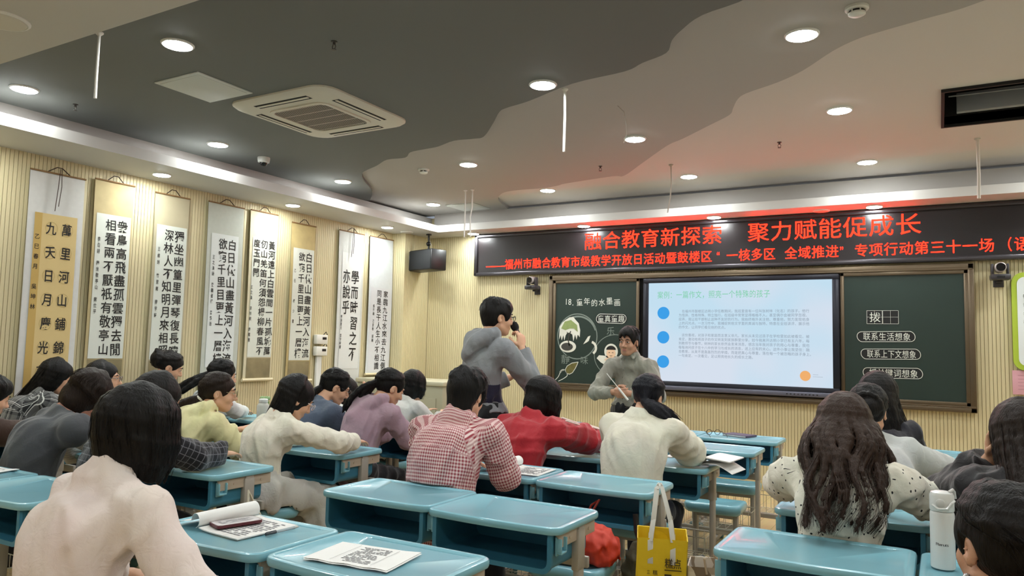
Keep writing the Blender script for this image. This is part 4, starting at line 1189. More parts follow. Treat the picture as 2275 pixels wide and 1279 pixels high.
# bags
def tote():
    t = empty('yellow_tote_bag', (-1.02, 3.07, .20), math.radians(18), 'bright yellow shopping bag with dark printing hanging from a desk hook', 'bag')
    MY = mat('tote_yellow', '#e6c31c', .55, bump=(14, .3))
    w, d, h = .20, .13, .40
    def loop(z, k, f=1.0):
        P = []
        for x, y in rbox((w * f, d * f), .012, 2):
            zz = z + (.03 * math.cos(x * 14) * (1 if y < 0 else -.4) + (.03 if y > 0 else 0)) * k
            P.append((x + .004 * math.sin(zz * 25 + y * 30), y + .005 * math.sin(zz * 21 + x * 20), zz))
        return P
    b = MB()
    zs = [0, .08, .16, .24, .32, h]
    b.loft([loop(z, max(0, (z - .25) / .15), 1.0 + .06 * z) for z in zs] + [loop(h - .002, 1, .99), loop(.30, .3, .98), loop(.05, 0, .96)])
    b.build('bag_body', MY, t)
    b = MB()
    for y, s in ((-d / 2 - .003, -1), (d / 2 - .01, 1)):
        for x in (-.045, .045):
            top = (-.01, -.0, .62); pts = [(x, y, h - .09), (x, y, h), (x * .75, y * .7, h + .08), (x * .25 - .01, y * .2, .60), top]
            for p, q in zip(pts, pts[1:]):
                dv = Vector(q) - Vector(p)
                M = Matrix.Translation((Vector(p) + Vector(q)) / 2) @ dv.to_track_quat('Z', 'Y').to_matrix().to_4x4()
                b.box((0, 0, 0), (.022, .003, dv.length + .004), .001, M=M)
    b.build('handle', mat('tote_strap', '#d8d6ce', .6), t)
    a = TextMesh(); a.line('糕点', .012, .080, .315, .042, .01)
    for k, c in enumerate('糕点就是好吃不腻'): a.put(c, -.025,   .275 - k * .022, .020, .02, .01)
    for k, c in enumerate('三方塘下午茶'): a.put(c, -.052, .275 - k * .027, .013, .018, .01)
    poly(a, [(.012, .286), (.080, .286), (.080, .290), (.012, .290)]); poly(a, [(.012, .262), (.04, .262), (.04, .272), (.012, .272)])
    a.build('bag_print', mat('print_brown', '#3a2c12', .6), t, (0, -d / 2 * 1.02, 0), (1, 0, 0), (0, 0, 1), (0, -1, 0), .006)
    a = TextMesh()
    for k in range(3): ring_strip(a, circ(.03, .29 - .05 * k, .012, .012, 14), .006); poly(a, [(-.005, .285 - .05 * k), (-.03, .285 - .05 * k), (-.03, .296 - .05 * k), (-.005, .296 - .05 * k)])
    a.build('side_print', mat('print_brown', '#3a2c12', .6), t, (-w / 2 * 1.02, 0, 0), (0, 1, 0), (0, 0, 1), (-1, 0, 0), .007)
tote()
def camo_bag():
    t = empty('paper_shopping_bag', (-.80, 3.20, 0.0), math.radians(12), 'brown and white patterned shopping bag standing on the floor right of the yellow bag', 'bag')
    m, nt, bs = newmat('camo_print')
    tc = node(nt, 'ShaderNodeTexCoord'); vo = node(nt, 'ShaderNodeTexVoronoi', ins={'Scale': 16.0}); cr = node(nt, 'ShaderNodeValToRGB'); cr.color_ramp.interpolation = 'CONSTANT'
    e = cr.color_ramp.elements; e[0].color = lin('#7a6a58'); e[1].position = .35; e[1].color = lin('#d8cfc2'); x = e.new(.6); x.color = lin('#a5947e'); x = e.new(.8); x.color = lin('#e5ddd0')
    nt.links.new(tc.outputs['Object'], vo.inputs['Vector']); nt.links.new(vo.outputs['Color'], cr.inputs[0]); nt.links.new(cr.outputs[0], bs.inputs['Base Color'])
    w, d, h = .27, .16, .50
    def lp(z, f=1.0): return [(x * f, y * f, z + .01 * math.sin(x * 20)) for x, y in rbox((w, d), .01, 2)]
    MB().loft([lp(.0), lp(.2, 1.01), lp(.38, 1.03), lp(h, 1.02), lp(h - .001, .99), lp(.1, .97)]).build('bag_body', m, t)
    MB().box((-.06, 0, h - .05), (.10, .12, .08), .02, M=Matrix.Rotation(.2, 4, 'Y')).build('tissue', mat('tissue_pink', '#d8bfb4', .7), t)
    MB().tube([(-.06, -d / 2 - .002, h - .03), (-.07, -d / 2, h + .03), (-.03, -d / 2, h + .05), (.02, -d / 2 - .002, h - .03)], .005).build('handle', mat('bag_cord', '#b9a58c', .7), t)
camo_bag()

def lumpy(name, parts, m, parent, seed=1, amp=.012, sub=3):
    """soft bag body: union of ellipsoids remeshed by the shared field builder (see people)"""
    f = Sdf(.007)
    for c, r in parts: f.ell(c, r, k=.04)
    f.wrinkle(amp * 1.4, 55.0, seed)
    me = f.mesh(name)
    return mesh_obj(name, me, m, parent)

# ------------------------------------------------------------------ people: bodies grown as one continuous surface from a blended distance field
V3 = lambda *a: np.array(a, float)
def nrm(v): return v / (np.linalg.norm(v) + 1e-12)

class Sdf:
    def __init__(s, h): s.h = h; s.ops = []; s.wr = None; s.pat = []; s.obst = []
    def add(s, fn, lo, hi, k, mode): s.ops.append((fn, np.array(lo, float), np.array(hi, float), k, mode))
    def cap(s, a, b, r0, r1=None, k=.012, ell=None, mode='+', pat=False):
        """tapered capsule; ell=(flat_dir, ratio) squashes the section along flat_dir"""
        a = np.array(a, float); b = np.array(b, float); r1 = r0 if r1 is None else r1
        ab = b - a; L2 = float(ab @ ab) + 1e-12; rm = max(r0, r1)
        if ell is not None:
            fd, ra = nrm(np.array(ell[0], float)), ell[1]
            ax = nrm(ab); fd = nrm(fd - ax * (fd @ ax)); g = 1 / ra - 1
        def fn(X, Y, Z):
            px, py, pz = X - a[0], Y - a[1], Z - a[2]
            t = np.clip((px * ab[0] + py * ab[1] + pz * ab[2]) / L2, 0, 1)
            dx, dy, dz = px - t * ab[0], py - t * ab[1], pz - t * ab[2]
            r = r0 + (r1 - r0) * t
            if ell is None: return np.sqrt(dx * dx + dy * dy + dz * dz) - r
            q = (dx * fd[0] + dy * fd[1] + dz * fd[2]) * g
            dx, dy, dz = dx + q * fd[0], dy + q * fd[1], dz + q * fd[2]
            return (np.sqrt(dx * dx + dy * dy + dz * dz) - r) * (ra if ra < 1 else 1) ** .5
        s.add(fn, np.minimum(a, b) - rm, np.maximum(a, b) + rm, k, mode)
        if pat: s.pat.append((a, b, nrm(np.array(ell[0], float)) if ell is not None else None))
    def ell(s, c, r, R=None, k=.012, mode='+'):
        c = np.array(c, float); r = np.array(r, float)
        if R is None: e = r
        else: e = np.sqrt(((R * r[None, :]) ** 2).sum(1))
        def fn(X, Y, Z):
            x, y, z = X - c[0], Y - c[1], Z - c[2]
            if R is not None:
                x, y, z = (x * R[0, 0] + y * R[1, 0] + z * R[2, 0], x * R[0, 1] + y * R[1, 1] + z * R[2, 1], x * R[0, 2] + y * R[1, 2] + z * R[2, 2])
            k0 = np.sqrt((x / r[0]) ** 2 + (y / r[1]) ** 2 + (z / r[2]) ** 2)
            k1 = np.sqrt((x / r[0] ** 2) ** 2 + (y / r[1] ** 2) ** 2 + (z / r[2] ** 2) ** 2) + 1e-9
            return k0 * (k0 - 1) / k1
        s.add(fn, c - e, c + e, k, mode)
    def plane(s, p, n, k=.006, mode='cut', rad=None):
        """removes the side the normal points to (optionally only within rad of p)"""
        p = np.array(p, float); n = nrm(np.array(n, float))
        def fn(X, Y, Z):
            d = -((X - p[0]) * n[0] + (Y - p[1]) * n[1] + (Z - p[2]) * n[2])
            if rad is not None:
                q = np.sqrt((X - p[0]) ** 2 + (Y - p[1]) ** 2 + (Z - p[2]) ** 2) - rad
                d = np.maximum(d, q)
            return d
        if rad is None: s.add(fn, V3(-99, -99, -99), V3(99, 99, 99), k, '-')
        else: s.add(fn, p - rad, p + rad, k, '-')
    def box(s, c, half, rz=0.0, k=.004, mode='-'):
        c = np.array(c, float); hx, hy, hz = half; q, w = math.cos(rz), math.sin(rz)
        def fn(X, Y, Z):
            x, y, z = X - c[0], Y - c[1], Z - c[2]
            u, v = np.abs(x * q + y * w) - hx, np.abs(-x * w + y * q) - hy
            z = np.abs(z) - hz
            return np.minimum(np.maximum(np.maximum(u, v), z), 0) + np.sqrt(np.maximum(u, 0) ** 2 + np.maximum(v, 0) ** 2 + np.maximum(z, 0) ** 2)
        e = V3(abs(q) * hx + abs(w) * hy, abs(w) * hx + abs(q) * hy, hz)
        s.add(fn, c - e, c + e, k, mode)
    def late(s): s.post = len(s.ops)
    def wrinkle(s, amp, freq, seed, along=None): s.wr = (amp, freq, seed, along)
    def field(s):
        h = s.h
        pos = [o for o in s.ops if o[4] == '+']
        lo = np.min([o[1] for o in pos], 0) - 4 * h; hi = np.max([o[2] for o in pos], 0) + 4 * h
        n = np.ceil((hi - lo) / h).astype(int) + 1
        D = np.full(n, 1.0, np.float32)
        ax = [(lo[i] + h * np.arange(n[i])).astype(np.float32) for i in range(3)]
        for fn, l, u, k, mode in s.ops:
            m = k + 3 * h
            i0 = np.maximum(np.floor((l - m - lo) / h).astype(int), 0); i1 = np.minimum(np.ceil((u + m - lo) / h).astype(int) + 1, n)
            if (i1 <= i0).any(): continue
            sl = tuple(slice(a, b) for a, b in zip(i0, i1))
            X = ax[0][sl[0]][:, None, None]; Y = ax[1][sl[1]][None, :, None]; Z = ax[2][sl[2]][None, None, :]
            d = np.asarray(fn(X, Y, Z), np.float32)
            A = D[sl]
            if mode == '+':
                q = np.maximum(k - np.abs(A - d), 0) / k
                D[sl] = np.minimum(A, d) - q * q * k * .25
            else:
                d = -d
                q = np.maximum(k - np.abs(A - d), 0) / k
                D[sl] = np.maximum(A, d) + q * q * k * .25
        if s.wr:
            amp, fr, seed, along = s.wr
            I = np.nonzero(np.abs(D) < .03)
            P = np.stack([ax[i][I[i]] for i in range(3)], 1)
            D[I] += disp(P, amp, fr, seed, along)
        for c, half, rz in s.obst:      # soft contact: desks and the stool flatten what rests on them
            g = Sdf(h); g.box(c, half, rz); fn, l, u, k, _ = g.ops[0]
            m = 3 * h
            i0 = np.maximum(np.floor((l - m - lo) / h).astype(int), 0); i1 = np.minimum(np.ceil((u + m - lo) / h).astype(int) + 1, n)
            if (i1 <= i0).any(): continue
            sl = tuple(slice(a, b) for a, b in zip(i0, i1))
            d = np.asarray(fn(ax[0][sl[0]][:, None, None], ax[1][sl[1]][None, :, None], ax[2][sl[2]][None, None, :]), np.float32)
            D[sl] = np.maximum(D[sl], -d)
        return D, lo
    def mesh(s, name):
        D, lo = s.field()
        v, f = nets(D, lo, s.h)
        me = bpy.data.meshes.new(name)
        me.vertices.add(len(v)); me.vertices.foreach_set('co', v.astype(np.float32).ravel())
        me.loops.add(len(f) * 4); me.loops.foreach_set('vertex_index', f.astype(np.int32).ravel())
        me.polygons.add(len(f)); me.polygons.foreach_set('loop_start', np.arange(0, len(f) * 4, 4, dtype=np.int32))
        me.polygons.foreach_set('use_smooth', np.ones(len(f), bool))
        if s.pat:
            best = np.full(len(v), 9e9); U = np.zeros((len(v), 2))
            off = 0.0
            for a, b, fd in s.pat:
                ab = b - a; L = np.linalg.norm(ab); w = ab / L
                if fd is None: fd = V3(0, 1, 0) if abs(w[1]) < .9 else V3(0, 0, 1)
                e1 = nrm(fd - w * (fd @ w)); e2 = np.cross(w, e1)
                q = v - a; t = np.clip(q @ w, 0, L)
                r = np.linalg.norm(q - t[:, None] * w, axis=1)
                ang = np.arctan2(q @ e2, -(q @ e1))
                m = r < best
                best[m] = r[m]
                rr = np.median(r[m]) if m.any() else .1
                U[m, 0] = ang[m] * max(rr, .03); U[m, 1] = (q @ w)[m] + off
                off += L
            uv = me.uv_layers.new(name='cloth')
            uv.data.foreach_set('uv', U[f.ravel()].astype(np.float32).ravel())
        me.update(); me.validate()
        return me

def disp(P, amp, fr, seed, along=None):
    rng = np.random.RandomState(seed)
    out = np.zeros(len(P), np.float32)
    for i in range(7):
        d = rng.randn(3)
        if i == 0: d = d * .5
        if along is not None:
            a = nrm(np.array(along, float)); d = d - a * (d @ a) * .85
        d = d / np.linalg.norm(d) * fr * rng.uniform(.5, 1.9)
        w = rng.randn(3); w = w / np.linalg.norm(w) * fr * .35
        ph = P @ d + 1.6 * np.sin(P @ w + rng.uniform(0, 6)) + rng.uniform(0, 6)
        s = np.sin(ph) * .5 + .5
        out += s ** 3 * 1.1 - .34
    return (-out * amp / 2.6).astype(np.float32)

def nets(D, lo, h):
    S = D < 0
    c = np.zeros(tuple(n - 1 for n in D.shape), np.int8)
    for i in (0, 1):
        for j in (0, 1):
            for k in (0, 1):
                c += S[i:D.shape[0] - 1 + i, j:D.shape[1] - 1 + j, k:D.shape[2] - 1 + k]
    I = np.argwhere((c > 0) & (c < 8))
    idx = np.full(c.shape, -1, np.int32); idx[tuple(I.T)] = np.arange(len(I))
    acc = np.zeros((len(I), 3)); cnt = np.zeros(len(I))
    cor = [(i, j, k) for i in (0, 1) for j in (0, 1) for k in (0, 1)]
    val = {q: D[I[:, 0] + q[0], I[:, 1] + q[1], I[:, 2] + q[2]].astype(float) for q in cor}
    for q in cor:
        for a in range(3):
            if q[a] == 0:
                p = list(q); p[a] = 1; p = tuple(p)
                m = (val[q] < 0) != (val[p] < 0)
                t = val[q] / np.where(val[q] == val[p], 1, val[q] - val[p])
                pt = np.tile(np.array(q, float), (len(I), 1)); pt[:, a] = t
                acc[m] += pt[m]; cnt[m] += 1
    v = lo + h * (I + acc / cnt[:, None])
    faces = []
    for a in range(3):
        b, d = (a + 1) % 3, (a + 2) % 3
        n = D.shape
        sl0 = [slice(1, n[i] - 1) for i in range(3)]; sl1 = list(sl0)
        sl0[a] = slice(0, n[a] - 1); sl1[a] = slice(1, n[a])
        A, B = S[tuple(sl0)], S[tuple(sl1)]
        E = np.argwhere(A != B)
        if not len(E): continue
        sg = A[tuple(E.T)]
        off = np.ones(3, int); off[a] = 0
        E = E + off
        q = []
        for db, dd in ((0, 0), (-1, 0), (-1, -1), (0, -1)):
            p = E.copy(); p[:, b] += db; p[:, d] += dd
            q.append(idx[tuple(p.T)])
        q = np.stack(q, 1)
        q[~sg] = q[~sg][:, ::-1]
        faces.append(q)
    f = np.concatenate(faces)
    f = f[(f >= 0).all(1)]
    return v, f

# ------------------------------------------------------------------ cloth, skin and hair materials
def cloth(name, col, rough=.85, weave=400, fold=0.25, kind=None, col2=None, sc=1.0, sheen=.25):
    if name in MATS: return MATS[name]
    m, nt, b = newmat(name)
    b.inputs['Roughness'].default_value = rough
    b.inputs['Specular IOR Level'].default_value = .25
    b.inputs['Sheen Weight'].default_value = sheen
    L = nt.links
    uv = node(nt, 'ShaderNodeUVMap'); uv.uv_map = 'cloth'
    tc = node(nt, 'ShaderNodeTexCoord')
    sep = node(nt, 'ShaderNodeSeparateXYZ'); L.new(uv.outputs[0], sep.inputs[0])
    def mth(op, a, bb=None, c=None):
        n = node(nt, 'ShaderNodeMath', operation=op)
        for i, x in enumerate((a, bb, c)):
            if x is None: continue
            if isinstance(x, (int, float)): n.inputs[i].default_value = x
            else: L.new(x, n.inputs[i])
        return n.outputs[0]
    def stripe(o, period, frac, ph=0.0):
        f = mth('FRACT', mth('ADD', mth('MULTIPLY', o, 1 / period), ph + 100.0))
        return mth('LESS_THAN', f, frac)
    base = node(nt, 'ShaderNodeRGB'); base.outputs[0].default_value = lin(col)
    out = base.outputs[0]
    def mix(f, a, bcol):
        n = node(nt, 'ShaderNodeMix', data_type='RGBA')
        L.new(f, n.inputs[0]); L.new(a, n.inputs[6]); n.inputs[7].default_value = lin(bcol); return n.outputs[2]
    u, v = sep.outputs[0], sep.outputs[1]
    if kind == 'gingham':
        s1 = mth('MULTIPLY', stripe(u, .016 * sc, .5), .5); s2 = mth('MULTIPLY', stripe(v, .016 * sc, .5), .5)
        out = mix(mth('ADD', s1, s2), out, col2)
    elif kind == 'plaid':
        a = mth('MULTIPLY', stripe(u, .11 * sc, .45), .22); c = mth('MULTIPLY', stripe(v, .11 * sc, .45), .22)
        out = mix(mth('ADD', a, c), out, '#9a9a98')
        l = mth('MAXIMUM', stripe(u, .11 * sc, .035, .25), stripe(v, .11 * sc, .035, .25))
        l2 = mth('MAXIMUM', stripe(u, .11 * sc, .02, .34), stripe(v, .11 * sc, .02, .34))
        out = mix(mth('MULTIPLY', mth('MAXIMUM', l, l2), .75), out, col2)
    elif kind == 'check':
        l = mth('MAXIMUM', stripe(u, .038 * sc, .10), stripe(v, .030 * sc, .12))
        out = mix(mth('MULTIPLY', l, .6), out, col2)
    elif kind == 'dots':
        vo = node(nt, 'ShaderNodeTexVoronoi', ins={'Scale': 21.0 / sc, 'Randomness': .8}); vo.voronoi_dimensions = '2D'
        mp = node(nt, 'ShaderNodeMapping'); mp.inputs['Scale'].default_value = (1, 1.3, 1); mp.inputs['Rotation'].default_value = (0, 0, .5)
        L.new(uv.outputs[0], mp.inputs[0]); L.new(mp.outputs[0], vo.inputs['Vector'])
        out = mix(mth('LESS_THAN', vo.outputs['Distance'], .095), out, col2)
    elif kind == 'stripes':
        out = mix(mth('MULTIPLY', stripe(v, .014 * sc, .35), .5), out, col2)
    elif kind == 'side':      # two white bands running down the sleeve
        out = mix(mth('MAXIMUM', stripe(u, 5.0, .0032, .0), stripe(u, 5.0, .0032, .9945)), out, col2)
    nz = node(nt, 'ShaderNodeTexNoise', ins={'Scale': 5.0, 'Detail': 4.0})
    L.new(tc.outputs['Object'], nz.inputs['Vector'])
    mm = node(nt, 'ShaderNodeMix', data_type='RGBA', blend_type='MULTIPLY'); mm.inputs[0].default_value = .12
    L.new(out, mm.inputs[6]); L.new(nz.outputs['Color'], mm.inputs[7]); L.new(mm.outputs[2], b.inputs['Base Color'])
    n1 = node(nt, 'ShaderNodeTexNoise', ins={'Scale': weave, 'Detail': 2.0}); L.new(tc.outputs['Object'], n1.inputs['Vector'])
    n2 = node(nt, 'ShaderNodeTexNoise', ins={'Scale': 22.0, 'Detail': 3.0, 'Distortion': 1.5}); L.new(tc.outputs['Object'], n2.inputs['Vector'])
    add = mth('ADD', mth('MULTIPLY', n1.outputs['Fac'], .10), n2.outputs['Fac'])
    bp = node(nt, 'ShaderNodeBump', ins={'Strength': fold, 'Distance': .012}); L.new(add, bp.inputs['Height']); L.new(bp.outputs[0], b.inputs['Normal'])
    MATS[name] = m
    return m

def skin(name, col):
    if name in MATS: return MATS[name]
    m = mat(name, col, .5, bump=(260, .12), var=(14, .10))
    b = m.node_tree.nodes['Principled BSDF']
    b.inputs['Subsurface Weight'].default_value = .12
    b.inputs['Subsurface Radius'].default_value = (.01, .004, .002)
    return m

def hairmat(name, col, tip=None):
    if name in MATS: return MATS[name]
    m, nt, b = newmat(name)
    L = nt.links
    b.inputs['Roughness'].default_value = .5; b.inputs['Specular IOR Level'].default_value = .22
    at = node(nt, 'ShaderNodeUVMap'); at.uv_map = 'cloth'
    tc = node(nt, 'ShaderNodeTexCoord')
    mp = node(nt, 'ShaderNodeMapping'); mp.inputs['Scale'].default_value = (1, 1, .12)
    L.new(tc.outputs['Object'], mp.inputs[0])
    nz = node(nt, 'ShaderNodeTexNoise', ins={'Scale': 170.0, 'Detail': 3.0, 'Distortion': .4}); L.new(mp.outputs[0], nz.inputs['Vector'])
    cr = node(nt, 'ShaderNodeValToRGB'); c = lin(col)
    cr.color_ramp.elements[0].color = tuple(x * .55 for x in c[:3]) + (1,); cr.color_ramp.elements[1].color = tuple(min(1, x * 1.5) for x in c[:3]) + (1,)
    L.new(nz.outputs['Fac'], cr.inputs[0]); L.new(cr.outputs[0], b.inputs['Base Color'])
    bp = node(nt, 'ShaderNodeBump', ins={'Strength': .7, 'Distance': .006}); L.new(nz.outputs['Fac'], bp.inputs['Height']); L.new(bp.outputs[0], b.inputs['Normal'])
    MATS[name] = m
    return m

# ------------------------------------------------------------------ anatomy
def rotm(yaw, pitch, roll):
    """columns: right, forward, up. yaw>0 turns left, pitch>0 looks down, roll>0 tips to the right"""
    cy, sy = math.cos(yaw), math.sin(yaw)
    Rz = np.array([[cy, -sy, 0], [sy, cy, 0], [0, 0, 1]])
    cp, sp = math.cos(-pitch), math.sin(-pitch)
    Rx = np.array([[1, 0, 0], [0, cp, -sp], [0, sp, cp]])
    cr, sr = math.cos(roll), math.sin(roll)
    Ry = np.array([[cr, 0, sr], [0, 1, 0], [-sr, 0, cr]])
    return Rz @ Rx @ Ry

def head_field(f, H, R, face=True, k=.012, male=False):
    P = lambda x, y, z: H + R @ V3(x, y, z)
    f.ell(P(0, -.012, .028), (.074, .094, .088), R, k)
    f.ell(P(0, .026, -.028), (.062, .062, .082), R, .02)
    f.ell(P(0, .048, -.084), (.036, .034, .028), R, .025)
    for s in (-1, 1):
        f.cap(P(s * .052, -.005, -.055), P(s * .022, .055, -.092), .020, .018, .02)
        f.ell(P(s * .034, .056, -.028), (.026, .026, .026), R, .018)
        f.ell(P(s * .077, -.012, -.008), (.008, .018, .029), R @ rotm(s * -.25, 0, 0), .005)
        f.ell(P(s * .084, -.006, -.003), (.006, .009, .015), R, .004, '-')
    if face:
        f.cap(P(0, .086, .012), P(0, .104, -.026), .008, .0135, .008)
        for s in (-1, 1):
            f.ell(P(s * .012, .094, -.031), (.009, .011, .008), R, .006)
            f.ell(P(s * .031, .096, .010), (.019, .013, .011), R, .012, '-')
            f.ell(P(s * .031, .0745, .009), (.0165, .0125, .0125), R, .004)
            f.cap(P(s * .012, .088, .030), P(s * .046, .076, .032), .007, .006, .010)
        f.cap(P(-.020, .083, -.0565), P(.020, .083, -.0565), .0055, .0055, .007)
        f.cap(P(-.015, .083, -.066), P(.015, .083, -.066), .0065, .0065, .007)
        f.cap(P(-.024, .0945, -.0612), P(.024, .0945, -.0612), .003, .003, .004, mode='-')

def hand_field(f, wr, fwd, pal, side, curl=.5, sc=1.0):
    """wr wrist, fwd hand direction, pal palm normal (points out of the palm), side +1 right hand / -1 left"""
    fwd = nrm(fwd); pal = nrm(pal - fwd * (pal @ fwd)); thumb = np.cross(fwd, pal) * side      # towards the thumb
    q = lambda a, b, c: wr + (fwd * a + thumb * b + pal * c) * sc
    f.cap(q(-.02, 0, 0), q(.03, 0, 0), .024 * sc, .024 * sc, .012, ell=(pal, .72))
    Rm = np.stack([thumb, fwd, pal], 1)
    f.ell(q(.055, 0, 0), (.041 * sc, .048 * sc, .0165 * sc), Rm, .012)
    for i, (b, L) in enumerate(((.029, .072), (.010, .080), (-.010, .074), (-.029, .058))):
        p = q(.092 - abs(b - .008) * .25, b * 1.06, 0); d = nrm(fwd + thumb * b * 2.2)
        ang = 0
        seg = (L * .45, L * .32, L * .23); r = .0088 if i < 3 else .0076
        for j, l in enumerate(seg):
            ang += curl * (.55 if j == 0 else .85) * (1 + .12 * i)
            dd = nrm(d * math.cos(ang) + pal * math.sin(ang))
            n = p + dd * l * sc
            f.cap(p, n, r * sc * (1 - .08 * j), r * sc * (1 - .08 * (j + 1)), .004)
            p = n
    p = q(.022, .026, .004); d = nrm(fwd * .62 + thumb * .8 + pal * (.25 + .3 * curl))
    n = p + d * .040 * sc; f.cap(p, n, .0125 * sc, .0105 * sc, .010)
    d = nrm(fwd * .9 + thumb * (.45 - .4 * curl) + pal * (.25 + .5 * curl)); m = n + d * .032 * sc; f.cap(n, m, .0105 * sc, .0095 * sc, .004)
    d = nrm(fwd + thumb * (.2 - .5 * curl) + pal * (.3 + .5 * curl)); f.cap(m, m + d * .024 * sc, .0095 * sc, .0075 * sc, .004)

def ik(S, T, l0, l1, pole):
    d = T - S; L = np.linalg.norm(d); L2 = min(L, (l0 + l1) * .998); u = d / L
    T2 = S + u * L2
    a = (l0 * l0 - l1 * l1 + L2 * L2) / (2 * L2); h = math.sqrt(max(l0 * l0 - a * a, 0))
    p = nrm(pole - u * (pole @ u))
    return S + u * a + p * h, T2

HAIR_BLACK = ('hair_black', '#0d0a09'); HAIR_SOFT = ('hair_soft_black', '#130e0c'); HAIR_BROWN = ('hair_dark_brown', '#21160f'); HAIR_WAVE = ('hair_wavy_brown', '#33231a')

def spath(f, pts, r0, r1, k=.008, rm=None):
    if hasattr(f, 'paths'): f.paths.append((pts, r0, rm or r0, r1))
    n = len(pts) - 1
    for i in range(n):
        a, b = i / n, (i + 1) / n
        if rm is None: ra, rb = r0 + (r1 - r0) * a, r0 + (r1 - r0) * b
        else:
            g = lambda t: (r0 + (rm - r0) * t * 2) if t < .5 else (rm + (r1 - rm) * (t - .5) * 2)
            ra, rb = g(a), g(b)
        f.cap(pts[i], pts[i + 1], ra, rb, k)
def bez(a, c, b, n=6):
    return [(1 - t) ** 2 * a + 2 * t * (1 - t) * c + t * t * b for t in [i / n for i in range(n + 1)]]

def strands(paths, per, base, seed, r, jit, m, parent):
    """fine hairs laid over the locks: thin three sided tapering tubes joined into one mesh"""
    rng = np.random.RandomState(seed + 77)
    V, F, n0 = [], [], 0
    for pts, r0, rm, r1 in paths:
        Pn = np.array(pts)
        if len(Pn) < 3: continue
        d = np.gradient(Pn, axis=0); d /= np.linalg.norm(d, axis=1)[:, None] + 1e-9
        a = np.cross(d, V3(.3, .2, 1)); a /= np.linalg.norm(a, axis=1)[:, None] + 1e-9
        b = np.cross(d, a)
        t = np.linspace(0, 1, len(Pn))
        R0 = np.where(t < .5, r0 + (rm - r0) * t * 2, rm + (r1 - rm) * (t * 2 - 1))
        for q in range(per):
            ph = rng.uniform(0, 6.28); tw = rng.uniform(-1.2, 1.2); k = rng.uniform(.92, 1.12)
            spread = jit * rng.uniform(.3, 1.6) * .010 * t ** 2
            ang = ph + tw * t
            C_ = Pn + (a * np.cos(ang)[:, None] + b * np.sin(ang)[:, None]) * (R0 * k + spread)[:, None]
            w = r * (1 - .75 * t)
            for j in range(3):
                u = 2.094 * j
                V.append(C_ + (a * math.cos(u) + b * math.sin(u)) * w[:, None])
            L = len(Pn)
            for j in range(3):
                x, y = n0 + j * L, n0 + ((j + 1) % 3) * L
                for i in range(L - 1): F.append((x + i, y + i, y + i + 1, x + i + 1))
            n0 += 3 * L
    if not V: return
    me = bpy.data.meshes.new('hair_strands')
    me.from_pydata((np.concatenate(V) - base).tolist(), [], F)
    me.polygons.foreach_set('use_smooth', [True] * len(me.polygons))
    return mesh_obj('hair_strands', me, m, parent)

def arc(S, az, g, n=7):
    return [S(az * (.7 + .3 * min(1, t * 1.6)), 8 + 78 * t, 1 + (g - 1) * t) for t in [i / n for i in range(n + 1)]]

